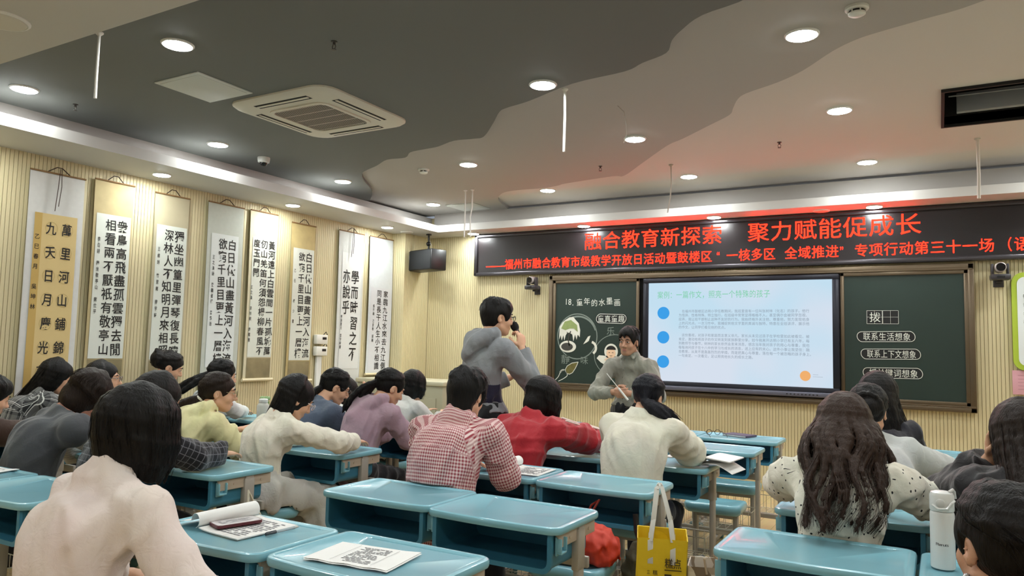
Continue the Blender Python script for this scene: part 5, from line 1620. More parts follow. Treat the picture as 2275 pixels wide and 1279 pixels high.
def build_hair(H, R, N, spine, back, st, h, seed):
    """st: dict(style, vol, drop, az, fringe ...)"""
    rng = np.random.RandomState(seed)
    f = Sdf(h); f.paths = []
    vol = st.get('vol', 1.0)
    P = lambda x, y, z: H + R @ V3(x, y, z)
    rx, ry, rz = .084 * vol, .106 * vol, .099 * vol
    def S(az, pol, g=1.0):
        a, p = math.radians(az), math.radians(pol)
        return P(rx * g * math.sin(a) * math.sin(p), -.016 - ry * g * math.cos(a) * math.sin(p), .034 + rz * g * math.cos(p))
    style = st['style']
    f.ell(P(0, -.016, .034), (rx, ry, rz), R)
    down = V3(0, 0, -1)
    covered = style in ('bob', 'long', 'wavy')
    if style == 'short':
        f.ell(P(0, .02, .075), (.066 * vol, .075 * vol, .058 * vol), R, .02)
        f.ell(P(0, -.055, -.02 + (st.get('nape', -.078) + .078) * .6), (.066 * vol, .055, .06 - (st.get('nape', -.078) + .078) * .6), R, .02)
    if covered:
        f.ell(P(0, -.032, -.03), (rx * .96, ry * .82, .10), R, .02)
    # face and neck openings
    fr = st.get('fringe', 0.012)
    f.ell(P(0, .106, -.034 - fr), (.069 if covered else .076, .086, .105), R, .012, '-')
    if covered:
        f.cap(P(0, .06, -.07), P(0, .03, -.25), .058, .058, .012, mode='-')
    if not covered:
        f.plane(P(0, 0, st.get('nape', -.078) if style == 'short' else -.07), R @ V3(0, .30, -1), .012)
        for s in (-1, 1):
            f.ell(P(s * .088, .004, -.018), (.028, .036, .046), R, .010, '-')
            f.ell(P(s * .088, -.02, -.07), (.03, .05, .045), R, .012, '-')
    if style == 'short':
        for i in range(34):
            az = rng.uniform(-180, 180); p0 = rng.uniform(5, 60)
            spath(f, [S(az, p0), S(az + 8, p0 + 12, 1.03), S(az + 14, p0 + 26, 1.02)], .008, .004, .012)
    extra = None
    if style in ('pony', 'bun'):
        tz = st.get('tie', (0, -.105, -.015)); T = P(*tz)
        for i in range(26):
            az = -180 + 360 * i / 26 + rng.uniform(-4, 4)
            spath(f, [S(az * (1 - .75 * t ** 1.5), 22 + 68 * t, 1.0) for t in (0, .2, .4, .6, .8, 1)] + [T], .008, .006, .011)
        if style == 'pony':
            E = T + np.array(st['drop'], float); bow = np.array(st.get('bow', (0, 0, 0)), float)
            for i in range(16):
                o = rng.randn(3) * .014
                c = (T + E) / 2 + bow + o * 1.6 + R @ V3(0, -.03, 0)
                spath(f, bez(T + o * .3, c, E + o * 1.7 + rng.randn(3) * .008, 6), .013, .006, .010, .019)
            extra = T
        else:
            sz = st.get('bun', .05); Bc = T + R @ V3(*st.get('bun_off', (0, -.035, .01)))
            f.ell(Bc, (sz, sz * .8, sz), R, .01)
            for i in range(7):
                ph = i * .9
                pts = [Bc + R @ V3(sz * 1.0 * math.cos(t + ph), -sz * .55 * math.sin(t * .5 + ph), sz * 1.0 * math.sin(t + ph)) for t in np.linspace(0, 3.2, 8)]
                spath(f, pts, .012, .012, .008)
            for i in range(3):
                a_ = P(rng.uniform(-.05, .05), -.07, -.06); spath(f, [a_, a_ + V3(rng.uniform(-.01, .01), 0, -.03)], .003, .0015, .003)
    if style == 'bob':
        L = st.get('len', .13)
        n = st.get('n', 44)
        for i in range(n):
            az = -138 + 276 * i / (n - 1) + rng.uniform(-2, 2)
            pts = arc(S, az, 1.015)
            E = pts[-1]; inn = (P(0, -.03, 0) - E); inn[2] = 0; inn = nrm(inn)
            l = L * rng.uniform(.92, 1.03)
            pts += [E + down * l * .35 + inn * -.004, E + down * l * .7 + inn * .006, E + down * l + inn * (.022 + rng.uniform(0, .01))]
            spath(f, pts, .010, .006, .009, .0125)
    if style == 'long':
        L = st.get('len', .35); az0, az1 = st.get('az', (-115, 115)); n = st.get('n', 40)
        gath = st.get('gather', .75)
        for i in range(n):
            az = az0 + (az1 - az0) * i / (n - 1) + rng.uniform(-2, 2)
            pts = arc(S, az, 1.012)
            E = pts[-1]
            if 'drop' in st: end0 = S((az0 + az1) / 2, 86) + np.array(st['drop'], float)
            else: end0 = N + spine * L + back * st.get('off', .16)
            lat = (E - S((az0 + az1) / 2, 86)) * gath
            lat[2] *= .3
            end = end0 + lat + rng.randn(3) * .008 + nrm(end0 - E) * rng.uniform(-.05, .02)
            c = E + down * .10 + back * st.get('puff', .03)
            pts += bez(E, c, end, 7)[1:]
            spath(f, pts, .010, .004, .009, .0135)
    if style == 'wavy':
        L = st.get('len', .42); nc = 15
        side = nrm(np.cross(back, down))
        for c_ in range(nc):
            azc = -132 + 264 * c_ / (nc - 1)
            lc = L * rng.uniform(.58, 1.06); ph = rng.uniform(0, 6.28); sp = rng.uniform(.7, 1.6); fq = rng.uniform(8, 13); am = rng.uniform(.014, .027)
            dend = rng.randn(3) * .022
            for q in range(6):
                az = azc + rng.uniform(-11, 11)
                pts = arc(S, az, 1.02)
                E = pts[-1]
                lat = (E - S(0, 86)); lat[2] = 0
                l = lc * rng.uniform(.86, 1.03)
                end = N + spine * l + back * st.get('off', .235) + lat * sp + dend + rng.randn(3) * .010
                end[2] = max(end[2], .750 + rng.uniform(0, .03))
                B = bez(E, E + down * .16 + back * .13 + lat * 1.15, end, 15)
                for j, b in enumerate(B[1:], 1):
                    t = j / 15
                    B[j] = b + side * am * (.25 + t) * math.sin(ph + t * fq) + back * am * .6 * t * math.cos(ph + t * fq)
                spath(f, pts + B[1:], .010, .0015, .010 if q < 4 else .006, .0095 if q < 4 else .005)
    return f, extra

def face_parts(o, H, R, base, brow='#1a1412', lips='#a8685c', glasses=None, male=False):
    P = lambda x, y, z: Vector(H + R @ V3(x, y, z) - base)
    Rm = Matrix(R.tolist())
    ME = mat('eye_white', '#d8d2ca', .3); MI = mat('eye_dark', '#120c0a', .15)
    for s in (-1, 1):
        e = MB().ell(P(s * .031, .0865, .0085), (.0135, .0045, .0052), 12, R=Rm).build('eye', ME, o)
        MB().ell(P(s * .031, .0896, .0088), (.0058, .0022, .0052), 10, R=Rm).build('iris', MI, e)
        MB().tube([P(s * .014, .0925, .030), P(s * .030, .0905, .0355), P(s * .048, .079, .031)], [.0022, .0040, .0018], 6).build('eyebrow', mat('brow_' + brow[1:], brow, .8), o)
        MB().tube([P(s * .018, .0905, .0125), P(s * .031, .0915, .0150), P(s * .044, .0850, .0120)], .0014, 5).build('eyelash', MI, e)
    b = MB()
    b.ell(P(0, .0885, -.0570), (.020, .0040, .0042), 12, R=Rm); b.ell(P(0, .0885, -.0655), (.017, .0050, .0050), 12, R=Rm)
    b.build('lips', mat('lips_' + lips[1:], lips, .45), o)
    if glasses:
        M = Matrix.Translation(P(0, .108, .008)) @ Rm.to_4x4()
        spectacles(None, M, glasses[0], glasses[1], .034, .125, 'glasses', o)

PEOPLE = []
def person(label, head, hrot, byaw, top, bottom=('#17161a', 'trousers'), hair=None, hcol=HAIR_BLACK, sk='#d9a888', male=False,
           hands=(None, None), stand=False, glasses=None, face=True, h=.0075, hips=None, hunch=.04, cat='person', shoes='#2a2a2c', lenS=.50,
           curl=(.25, .25), palms=(None, None), poles=(None, None), group='people in the classroom', slump=0.0, cuff=.90, extra=None, seed=None):
    seed = seed if seed is not None else len(PEOPLE) + 3
    PEOPLE.append(label)
    H = np.array(head, float)
    R = rotm(*[math.radians(a) for a in hrot])
    by = math.radians(byaw)
    fwd = V3(-math.sin(by), math.cos(by), 0); rt = V3(math.cos(by), math.sin(by), 0); up = V3(0, 0, 1)
    Rn = rotm(math.radians(hrot[0] * .4 + byaw * .6), math.radians(hrot[1] * .55 + 8), math.radians(hrot[2] * .4))
    N = H + Rn @ (V3(0, -.042, -.158) if stand else V3(0, -.058, -.138))
    if stand:
        Pz = N[2] - lenS
        Pp = V3(N[0], N[1], Pz) - fwd * .02
    else:
        Pz = .535; dz = N[2] - Pz
        off = min(math.sqrt(max(lenS ** 2 - dz ** 2, .0004)), .175)
        Pp = V3(N[0], N[1], Pz) - fwd * off
    if hips is not None: Pp = V3(hips[0], hips[1], Pz)
    spine = nrm(Pp - N)
    back = nrm(-fwd + up * (fwd @ -spine) * .0 - spine * (-(fwd @ spine)))
    Cc = Pp + (N - Pp) * .58 + back * hunch
    bs = 1.0 if male else .90
    sw = (.180 if male else .162) * top.get('wide', 1.0)
    Cs = N + spine * .040 - up * .026 + back * (hunch * .3)
    Sh = {s: Cs + rt * s * sw + fwd * .03 + up * top.get('shrug', 0.0) for s in (-1, 1)}
    base = V3(Pp[0], Pp[1], 0)
    la, lf = (.29, .25) if male else (.27, .235)
    arm = {}
    for s, i in ((-1, 0), (1, 1)):
        T = hands[i]
        if T is None: T = N + rt * s * .13 + fwd * .30; T[2] = .775
        T = np.array(T, float)
        pole = poles[i]
        pole = rt * s * .34 - up * .9 - fwd * .15 if pole is None else np.array(pole, float)
        E, T = ik(Sh[s], T, la, lf, pole)
        if not stand and E[2] < .80 and palms[i] is None and T[2] > .7: E = E + up * min(.08, .80 - E[2])
        pal = palms[i]
        pal = V3(0, 0, -1) if pal is None else np.array(pal, float)
        arm[s] = (Sh[s], E, T, pal)
    # legs
    leg = {}
    for s in (-1, 1):
        hj = Pp + rt * s * .085 - up * .02
        if stand:
            kn = hj + fwd * .015 + rt * s * .01; kn[2] = hj[2] * .54; an = kn - fwd * .02; an[2] = .085
        else:
            kn = hj + fwd * .375 + rt * s * .02; kn[2] = .452; an = kn + fwd * .02; an[2] = .085
        leg[s] = (hj, kn, an)
    # ---- body
    f = Sdf(h)
    head_field(f, H, R, face, male=male)
    f.cap(H + R @ V3(0, -.028, -.06), N + up * .01, .050 if not male else .056, .054 if not male else .062, .02)
    def torso(f, t, bulk=0.0, pat=False):
        e = (fwd, .74)
        f.cap(Pp - rt * .075, Pp + rt * .075, .106 * bs + t, None, .03, (up, .95))
        f.cap(Pp, Cc, .124 * bs + t + bulk, .128 * bs + t + bulk, .03, e, pat=pat)
        f.cap(Cc, Cs, .130 * bs + t + bulk, .088 * bs + t, .03, e, pat=pat)
        f.cap(Sh[-1], Sh[1], .047 + t, None, .03)
        for s in (-1, 1): f.cap(Cc + rt * s * .05 + up * .05, Sh[s] * .9 + Cs * .1 - up * .02, .075 * bs + t + bulk * .5, .044 + t, .03)
        for s in (-1, 1):
            f.cap(N + up * .010, Sh[s] * .80 + N * .20 - up * .004, .040 + t * .8, .040 + t, .03)
            if not male: f.ell(Cc + rt * s * .065 + fwd * .075 + up * .03, (.055 + t, .05 + t, .055 + t), None, .03)
    torso(f, -.009)
    for s in (-1, 1):
        S_, E_, T_, pal = arm[s]
        lg = top.get('sleeve', 'long') == 'long'
        f.cap(S_, E_, (.034 if lg else .043) * bs, (.028 if lg else .037) * bs, .02); f.cap(E_, E_ + (T_ - E_) * .75, (.028 if lg else .037) * bs, (.025 if lg else .029) * bs, .02); f.cap(E_ + (T_ - E_) * .75, T_, .027 * bs, .024, .01)
        hand_field(f, T_, nrm(T_ - E_) if not isinstance(palms[(s + 1) // 2], tuple) else nrm(np.array(palms[(s + 1) // 2][1])), pal if not isinstance(palms[(s + 1) // 2], tuple) else np.array(palms[(s + 1) // 2][0]), s, curl[(s + 1) // 2], 1.0 if male else .93)
        hj, kn, an = leg[s]
        f.cap(hj, kn, .070, .048, .03); f.cap(kn, an, .046, .034, .02)
        f.cap(an - up * .03 - fwd * .03, an - up * .05 + fwd * .14, .036, .030, .02)
    srz = math.atan2(-fwd[0], fwd[1]); sp = Pp + fwd * .06
    OB = [q for q in OBSTACLES if abs(q[0][0] - Pp[0]) < 1.2 and abs(q[0][1] - Pp[1]) < 1.2]
    if not stand:
        OB = OB + [((sp[0], sp[1], .405), (.180, .130, .048), srz), ((sp[0], sp[1], .20), (.145, .028, .19), srz)]
    f.obst = OB
    me = f.mesh('person'); me.transform(Matrix.Translation((-base).tolist()))
    o = mesh_obj('person', me, skin('skin_' + sk[1:], sk), None, base.tolist())
    tag(o, label, cat, group)
    def child(f, name, m, parent=o):
        f.obst = OB
        me = f.mesh(name); me.transform(Matrix.Translation((-base).tolist()))
        return mesh_obj(name, me, m, parent)
    if face: face_parts(o, H, R, base, glasses=glasses, male=male)
    # ---- top
    m = top['m']; t = top.get('t', .012); bulk = top.get('bulk', .012)
    hem = top.get('hem', Pz - .075 if not stand else Pz - .07)
    kindt = top.get('kind', 'shirt')
    f = Sdf(h)
    torso(f, t, bulk, pat=True)
    nax = nrm(H + R @ V3(0, -.028, -.06) - N); nr = (.068 if male else .061) + t * .4; nh = top.get('nh', {'shirt': .068, 'low': .042}.get(top.get('collar'), .024))
    f.cap(N - nax * .03, N + nax * nh, nr, nr - .003, .02); f.plane(N + nax * (nh + .002), nax, .004, rad=.09)
    short = top.get('sleeve', 'long')
    sl = top.get('loose', .010)
    if top.get('low'):      # skirted lower edge of loose sweaters and jackets
        f.cap(Pp - rt * .06, Pp + rt * .06, .118 + t, None, .04, (up, 1.0))
    fs = f
    if 'sm' in top: fs = Sdf(h)
    for s in (-1, 1):
        S_, E_, T_, pal = arm[s]
        if short == 'long':
            W_ = E_ + (T_ - E_) * cuff
            fs.cap(S_, E_, .044 * bs + t + sl * .5, .036 * bs + t + sl, .025, pat=True); fs.cap(E_, W_, .036 * bs + t + sl, .028 + t + sl * .5, .015, pat=True)
            ax = nrm(T_ - E_)
            fs.cap(W_ - ax * .03, W_, .029 + t + sl * .3, .028 + t + sl * .2, .006)
            fs.plane(W_ + ax * .006, ax, .004, rad=.09)
        elif short == 'short':
            W_ = S_ + (E_ - S_) * top.get('slen', .62)
            ax = nrm(E_ - S_)
            fs.cap(S_, W_ + ax * .02, .046 + t + sl * .6, .044 + t + sl, .025, pat=True)
            if kindt == 'puff':
                fs.ell(S_ + up * .004 + ax * .04, (.054 + t, .052 + t, .052 + t), None, .03)
            fs.plane(W_, ax, .004, rad=.12)
    if 'sm' in top:
        for s in (-1, 1): fs.cap(arm[s][0] - rt * s * .03, arm[s][0], .06, .058, .02)
        fs.wrinkle(top.get('wr', .009), 50, seed + 50, along=(.3, .3, 1))
        child(fs, 'sleeves', top['sm'])
        for s in (-1, 1): f.cap(Sh[s] - rt * s * .02, Sh[s] + rt * s * .02, .066 + t, None, .02)
    if kindt == 'hoodie':
        pts = []
        for a in np.linspace(-130, 130, 13):
            q = math.radians(a)
            pts.append(N - fwd * .035 + back * .0 + rt * .088 * math.sin(q) - fwd * .085 * math.cos(q) + up * (.045 - .075 * max(0, math.cos(q))))
        for p, q in zip(pts, pts[1:]): f.cap(p, q, .034, None, .02)
        pk = N - fwd * .125 + spine * .085 + back * .03
        f.cap(N - fwd * .09 + up * .01, pk, .062, .045, .04, (back, .6))
        f.cap(N + rt * .05 - fwd * .1, pk, .04, .03, .03); f.cap(N - rt * .05 - fwd * .1, pk, .04, .03, .03)
    if top.get('collar'):
        ax = nax
        cr = .064 if male else .058
        for zz in (.022, .036, .050) if top['collar'] == 'shirt' else (.018, .030):
            pts = [N + ax * zz + (rt * math.cos(a) + fwd * math.sin(a)) * (cr + .020 - zz * .32) - fwd * .008 for a in np.linspace(math.pi * .5 + .35, math.pi * 2.5 - .35, 17)]
            for p, q in zip(pts, pts[1:]): f.cap(p, q, .0105, None, .010)
        if top['collar'] == 'shirt':
            for s in (-1, 1):
                a0 = N + ax * .046 + fwd * .058 + rt * s * .018
                f.cap(a0, N + ax * .004 + fwd * .088 + rt * s * .052, .011, .007, .008); f.cap(N + ax * .03 + fwd * .05 + rt * s * .05, N + ax * .004 + fwd * .088 + rt * s * .052, .011, .007, .008)
    if top.get('neck', True) and kindt != 'hoodie' and not top.get('collar'):
        ax = nax
        pts = [N + ax * .012 + (rt * math.cos(a) + fwd * math.sin(a)) * .070 - fwd * .004 for a in np.linspace(0, 2 * math.pi, 18)]
        for p, q in zip(pts, pts[1:]): f.cap(p, q, .010, None, .010)
    f.plane(V3(0, 0, hem), V3(0, 0, -1), .006)
    if slump: pass
    f.wrinkle(top.get('wr', .009) * .95, top.get('wf', 17) * 3.0, seed, along=nrm(spine + rt * (.35 if seed % 2 else -.35)))
    tobj = child(f, top.get('name', kindt if kindt != 'puff' else 'blouse'), m)
    if top.get('band'):      # hoodie with darker block and hem band, built as thin sleeves around the body
        for z0, z1, mm, nm, gr in top['band']:
            g = Sdf(h); torso(g, t + gr, bulk)
            g.plane(V3(0, 0, z1), V3(0, 0, 1), .003); g.plane(V3(0, 0, z0), V3(0, 0, -1), .003)
            g.wrinkle(top.get('wr', .009) * .95, top.get('wf', 17) * 3.0, seed, along=nrm(spine + rt * (.35 if seed % 2 else -.35)))
            child(g, nm, mm)
    # ---- legs' clothing
    bc, bk = bottom
    f = Sdf(h + .0015)
    if bk == 'trousers':
        f.cap(Pp - rt * .075, Pp + rt * .075, .120, None, .04)
        for s in (-1, 1):
            hj, kn, an = leg[s]
            f.cap(hj, kn, .084, .062, .03); f.cap(kn, an, .062, .050, .02); f.plane(an - up * .02, -up, .004, rad=.12)
        f.wrinkle(.012, 40, seed + 9, along=(0, .5, 1))
        child(f, 'trousers', cloth('trousers_' + bc[1:], bc, .8, 300, .2))
    else:
        f.cap(Pp - rt * .07, Pp + rt * .07, .122, None, .04)
        for s in (-1, 1):
            hj, kn, an = leg[s]
            f.cap(hj, kn, .10, .095, .05); f.cap(kn - fwd * .02, kn - up * .16, .095, .12, .04)
        f.cap(Pp - up * .06 - fwd * .03 - rt * .07, Pp - up * .08 - fwd * .03 + rt * .07, .11, .11, .05)
        f.plane(V3(0, 0, .25), -up, .004)
        f.wrinkle(.016, 42, seed + 9, along=(0, .8, 1))
        child(f, 'skirt', cloth('skirt_' + bc[1:], bc, .7, 300, .35))
    for s in (-1, 1):
        an = leg[s][2]; g = Sdf(.007)
        g.cap(an - up * .035 - fwd * .04, an - up * .048 + fwd * .15, .045, .036, .02); g.cap(an - fwd * .01 - up * .03, an + up * .0, .044, .042, .02)
        g.plane(V3(an[0], an[1], .002), -up, .003, rad=.3)
        child(g, 'shoe', mat('shoe_' + shoes[1:], shoes, .5))
    # ---- hair
    hobj = None
    if hair:
        f, tie = build_hair(H, R, N, spine, back, hair, hair.get('h', min(h, .0065)), seed)
        f.wrinkle(hair.get('wr', .003), 75, seed + 2, along=(0, 0, 1))
        hobj = child(f, 'hair', hairmat(*hcol))
        ns = hair.get('strands', {'wavy': 9, 'long': 6, 'bob': 5, 'pony': 5, 'bun': 3}.get(hair['style'], 3))
        strands(f.paths, ns, base, seed, hair.get('sr', .0016 if h < .007 else .0022), hair.get('jit', 1.0), hairmat(*hcol), hobj)
        if tie is not None:
            q = Vector((tie - base).tolist())
            d = np.array(hair['drop'], float); d = nrm(d)
            M = Matrix.Translation(q) @ Vector(d.tolist()).to_track_quat('Z', 'Y').to_matrix().to_4x4()
            MB().tube([(.022 * math.cos(a), .022 * math.sin(a), .006) for a in [2 * math.pi * k / 14 for k in range(14)]], .008, 8, closed=True, M=M).build('hair_tie', mat('tie_' + hair.get('tiecol', '#1b1b1f')[1:], hair.get('tiecol', '#1b1b1f'), .7), hobj)
    info = dict(obj=o, H=H, R=R, N=N, P=Pp, base=base, arm=arm, fwd=fwd, rt=rt, back=back, spine=spine, top=tobj, hair=hobj, child=child, hips=Pp)
    if extra: extra(info)
    return info

def earring(info, side, col='#d8d8d8', r=.006, drop=.012):
    P = info['H'] + info['R'] @ V3(side * .080, -.008, -.045 - drop) - info['base']
    MB().ell(Vector(P.tolist()), (r, r, r * 1.3), 10).build('earring', mat('earring_' + col[1:], col, .15, .8), info['obj'])
C = cloth
def sit_stool(i, label):
    p = i['P'] + i['fwd'] * .06
    stool(p[0], p[1], label, math.atan2(-i['fwd'][0], i['fwd'][1]))

# ---- seated and standing people, front of the picture to the back of the room
i = person('woman with a straight black bob in a pinkish white shirt, nearest the camera', (-2.047, 1.38, 1.094), (-6, 12, 0), -6,
    dict(m=C('pink_white_shirt', '#ecdcd4', weave=600, fold=.35), kind='shirt', collar='shirt', t=.014, bulk=.022, loose=.018, wide=1.12, wr=.011, wf=17, nh=.092),
    hair=dict(style='bob', len=.165, vol=1.06, n=60), hips=(-1.955, 1.13), hands=((-2.20, 1.48, .64), (-1.75, 1.46, .62)), poles=(None, (1, -.25, -.55)), h=.006)
sit_stool(i, 'light blue stool under the woman in the thin pinkish white shirt')
i = person('woman with tied back dark hair and a silver earring, cut by the lower right corner', (.107, 1.85, .987), (30, 4, 4), 14,
    dict(m=C('black_knit', '#141316', weave=300), kind='sweater', t=.014), hair=dict(style='pony', vol=1.06, tie=(0, -.10, -.04), drop=(.05, -.08, -.2), h=.005), hcol=HAIR_SOFT, h=.006, sk='#cf9d80', hands=((.0, 2.02, .62), (.24, 2.02, .62)))
earring(i, -1, r=.010, drop=.016); sit_stool(i, 'light blue stool under the woman with the silver earring')
i = person('woman with long wavy brown hair in a cream short sleeved blouse with black dashes', (-.335, 3.28, 1.071), (-2, 10, 0), 0,
    dict(m=C('dash_blouse', '#e8e2d2', kind='dots', col2='#17161a', weave=500, fold=.35), kind='puff', sleeve='short', t=.014, bulk=.018, loose=.016, slen=.85, wide=1.15, wr=.012, wf=18),
    hair=dict(style='wavy', len=.47, vol=1.08, n=64, h=.0055), hcol=HAIR_WAVE, hands=((-.42, 3.52, .775), (-.21, 3.50, .775)), poles=((-1, -.05, -.6), (1, -.05, -.55)), h=.0065, sk='#c99274')
def ribbons(i):
    for s in (-1, 1):
        P = lambda x, y, z: Vector((i['H'] + i['R'] @ V3(x, y, z) - i['base']).tolist())
        MB().tube([P(s * .082, -.03, .05), P(s * .100, -.045, .015), P(s * .112, -.06, -.02), P(s * .122, -.06, -.04)], [.004, .009, .009, .003], 8).build('hair_ribbon', mat('ribbon_white', '#e6dfdf', .5), i['hair'])
ribbons(i); sit_stool(i, 'light blue stool under the woman in the dashed cream blouse')
i = person('person in a pink gingham shirt with short black hair, seen from behind in the middle', (-2.118, 3.24, 1.117), (4, 16, 0), 2,
    dict(m=C('pink_gingham', '#eed3cf', kind='gingham', col2='#9e3d48', weave=500, fold=.3), kind='shirt', collar='low', t=.016, bulk=.035, loose=.022, wide=1.10, wr=.012, wf=17, low=True),
    hair=dict(style='short', vol=1.18, nape=-.125), hands=((-2.20, 3.42, .775), (-1.99, 3.42, .775)), poles=((-1, -.5, -.5), (.5, -.5, -1)), male=True, h=.0065, glasses=('#2a2a2e', .020))
sit_stool(i, 'light blue stool under the person in the pink gingham shirt')
i = person('woman with very long straight black hair in a cream blouse and pale grey skirt, writing', (-3.337, 3.24, 1.032), (-24, 30, 4), -14,
    dict(m=C('cream_blouse', '#e6dfcd', weave=500, fold=.3), kind='sweater', t=.013, bulk=.014, loose=.016, wr=.010, wf=18, hem=.47),
    bottom=('#c4c0b8', 'skirt'), hair=dict(style='long', az=(-120, 75), drop=(-.12, -.10, -.40), n=52, gather=.8, vol=1.02), hands=((-3.50, 3.54, .775), (-3.09, 3.50, .778)), poles=(None, (1, -.5, -.1)),
    glasses=('#d9c4be', .019), hips=(-3.39, 3.03), h=.0065)
sit_stool(i, 'light blue stool under the woman in the cream blouse and pale skirt')
i = person('woman in a pale yellow hoodie with a low ponytail and thin glasses, face in profile', (-4.018, 3.24, 1.035), (-42, 6, 0), -16,
    dict(m=C('yellow_hoodie', '#e4dca8', weave=350, fold=.3), kind='hoodie', t=.018, bulk=.03, loose=.022, wr=.012, wf=17),
    hair=dict(style='pony', tie=(0, -.104, -.040), drop=(-.12, -.11, -.17), bow=(-.03, -.03, .02), tiecol='#e6e2d6'), hcol=HAIR_BROWN, glasses=('#8a7a58', .020), h=.0065)
sit_stool(i, 'light blue stool under the woman in the pale yellow hoodie')
i = person('woman in a dark grey checked shirt with long brown-black hair, just behind the white shirt', (-3.43, 2.40, 1.058), (-14, 22, 0), -8,
    dict(m=C('dark_check', '#1b1a20', kind='check', col2='#8a8890', weave=350, fold=.3), kind='shirt', t=.018, bulk=.022, loose=.027, wr=.014, wf=15),
    hair=dict(style='long', drop=(-.08, -.14, -.30), n=46, gather=.9, vol=1.06), hcol=HAIR_SOFT, hands=((-3.50, 2.72, .775), (-3.30, 2.70, .775)), poles=((.15, -.2, -1), (.35, -.3, -.8)))
sit_stool(i, 'light blue stool under the woman in the dark checked shirt')
i = person('person in a grey vest over white sleeves, puffy short hair, bent over a desk', (-4.088, 2.43, 1.041), (-22, 38, 6), -14,
    dict(m=C('grey_vest', '#54565a', weave=300, fold=.25), sm=C('white_pinstripe', '#dedad2', kind='stripes', col2='#b5b2ac', weave=400), kind='vest', t=.018, bulk=.022, loose=.03, wide=1.04, wr=.011, wf=15),
    hair=dict(style='bob', len=.055, vol=1.12, wr=.006, jit=2.0), hcol=HAIR_BROWN, male=True, sk='#c98d78', hands=((-4.22, 2.72, .775), (-3.96, 2.74, .775)), poles=(None, (.55, -.3, -.75)))
sit_stool(i, 'light blue stool under the person in the grey knitted vest')
i = person('person in a brown jacket at the far left edge, mostly out of view', (-4.96, 2.35, 1.0), (-10, 20, 0), -6,
    dict(m=C('brown_jacket', '#3f2c22', weave=300), kind='jacket', t=.02, bulk=.02, loose=.03), hair=dict(style='short'), hands=((-5.1, 2.66, .775), (-4.76, 2.68, .775)), h=.009)
sit_stool(i, 'light blue stool under the person in the brown jacket')
i = person('woman in a black and white plaid shirt with long black hair, by the left wall', (-5.711, 3.15, 1.068), (-22, 18, 0), -14,
    dict(m=C('bw_plaid', '#242426', kind='plaid', col2='#e8e8e4', weave=350), kind='shirt', t=.018, bulk=.02, loose=.02, wr=.01),
    hair=dict(style='long', drop=(-.16, -.16, -.34), n=44, gather=.8), poles=(None, (-.15, -.2, -1)), hands=((-5.85, 3.46, .775), (-5.66, 3.46, .775)), h=.009)
sit_stool(i, 'light blue stool under the woman in the black and white plaid shirt')
i = person('woman with thin glasses in a plain white blouse, in profile behind the grey vest', (-5.264, 3.24, 1.069), (-44, 0, 0), -20,
    dict(m=C('white_blouse', '#e4e2dc', weave=500), kind='shirt', t=.014, bulk=.014, loose=.014), hair=dict(style='long', len=.22, az=(-120, 100), gather=.7), glasses=('#77706a', .019), poles=((.15, -.2, -1), None), hands=((-5.24, 3.52, .775), (-5.06, 3.52, .775)))
sit_stool(i, 'light blue stool under the white bloused woman with thin glasses')
i = person('woman with a high round bun and pearl earring, looking down by the left wall', (-5.66, 4.05, 1.132), (-38, 24, 0), -18,
    dict(m=C('dark_top', '#2a2930', weave=300), kind='sweater'), hair=dict(style='bun', bun=.062, tie=(0, -.10, .02), bun_off=(0, -.03, .01), fringe=.012), hcol=HAIR_SOFT, h=.0075)
earring(i, 1, '#e9e4da', .006); sit_stool(i, 'light blue stool under the woman with the round bun')
i = person('woman in a white collared shirt with a flicked dark ponytail, behind the yellow hoodie', (-5.030, 4.08, 1.086), (-26, 12, 0), -10,
    dict(m=C('white_cotton', '#dfe0de', weave=500), kind='shirt', collar='shirt', t=.014), hair=dict(style='pony', tie=(0, -.10, .0), drop=(-.20, -.14, -.16), bow=(0, 0, .0)), hands=((-5.24, 4.38, .775), (-5.10, 4.38, .775)), hips=(-5.03, 3.88), h=.009)
sit_stool(i, 'light blue stool under the woman with the flicked ponytail')
i = person('woman in a blue-grey sweater with round dark glasses, writing with her head bowed', (-3.807, 4.08, 1.048), (-40, 26, 0), -18,
    dict(m=C('blue_grey_knit', '#596375', weave=220, fold=.35), kind='sweater', t=.016, bulk=.018, loose=.02, wr=.011), hair=dict(style='pony', tie=(0, -.095, -.045), drop=(-.09, -.07, -.15)), glasses=('#2c1c16', .023), poles=(None, (-.05, -.2, -1)), h=.007)
sit_stool(i, 'light blue stool under the woman in the blue-grey sweater')
i = person('woman in a mauve hoodie with a thick black ponytail, bent forward over her desk', (-3.324, 4.10, 1.064), (-26, 26, 0), -14,
    dict(m=C('mauve_hoodie', '#a88b97', weave=350, fold=.3), kind='hoodie', t=.018, bulk=.022, loose=.020, wr=.011, wf=16), poles=((.1, -.2, -1), None), hair=dict(style='pony', tie=(-.02, -.105, .0), drop=(-.13, -.10, -.19), bow=(-.03, -.02, .02)), h=.007)
sit_stool(i, 'light blue stool under the woman in the mauve hoodie')
i = person('woman with a black bob in a light grey top, partly behind the mauve hoodie', (-3.851, 5.06, 1.016), (-8, 16, 0), -10,
    dict(m=C('light_grey_top', '#cbc9c4', weave=400), kind='shirt', t=.016, loose=.016), hair=dict(style='bob', len=.12), h=.009)
sit_stool(i, 'light blue stool under the woman in the light grey top')
i = person('person in a white long sleeved top mostly hidden behind the blue-grey sweater woman', (-4.606, 5.06, .920), (-20, 25, 0), -10,
    dict(m=C('white_blouse', '#e4e2dc', weave=500), kind='shirt', t=.016, loose=.022), hair=dict(style='bob', len=.08), hands=(None, (-4.46, 5.17, .885)), palms=(None, ((-1, -.2, 0), (-.1, .1, 1))), poles=(None, (1, .1, -.6)), h=.009)
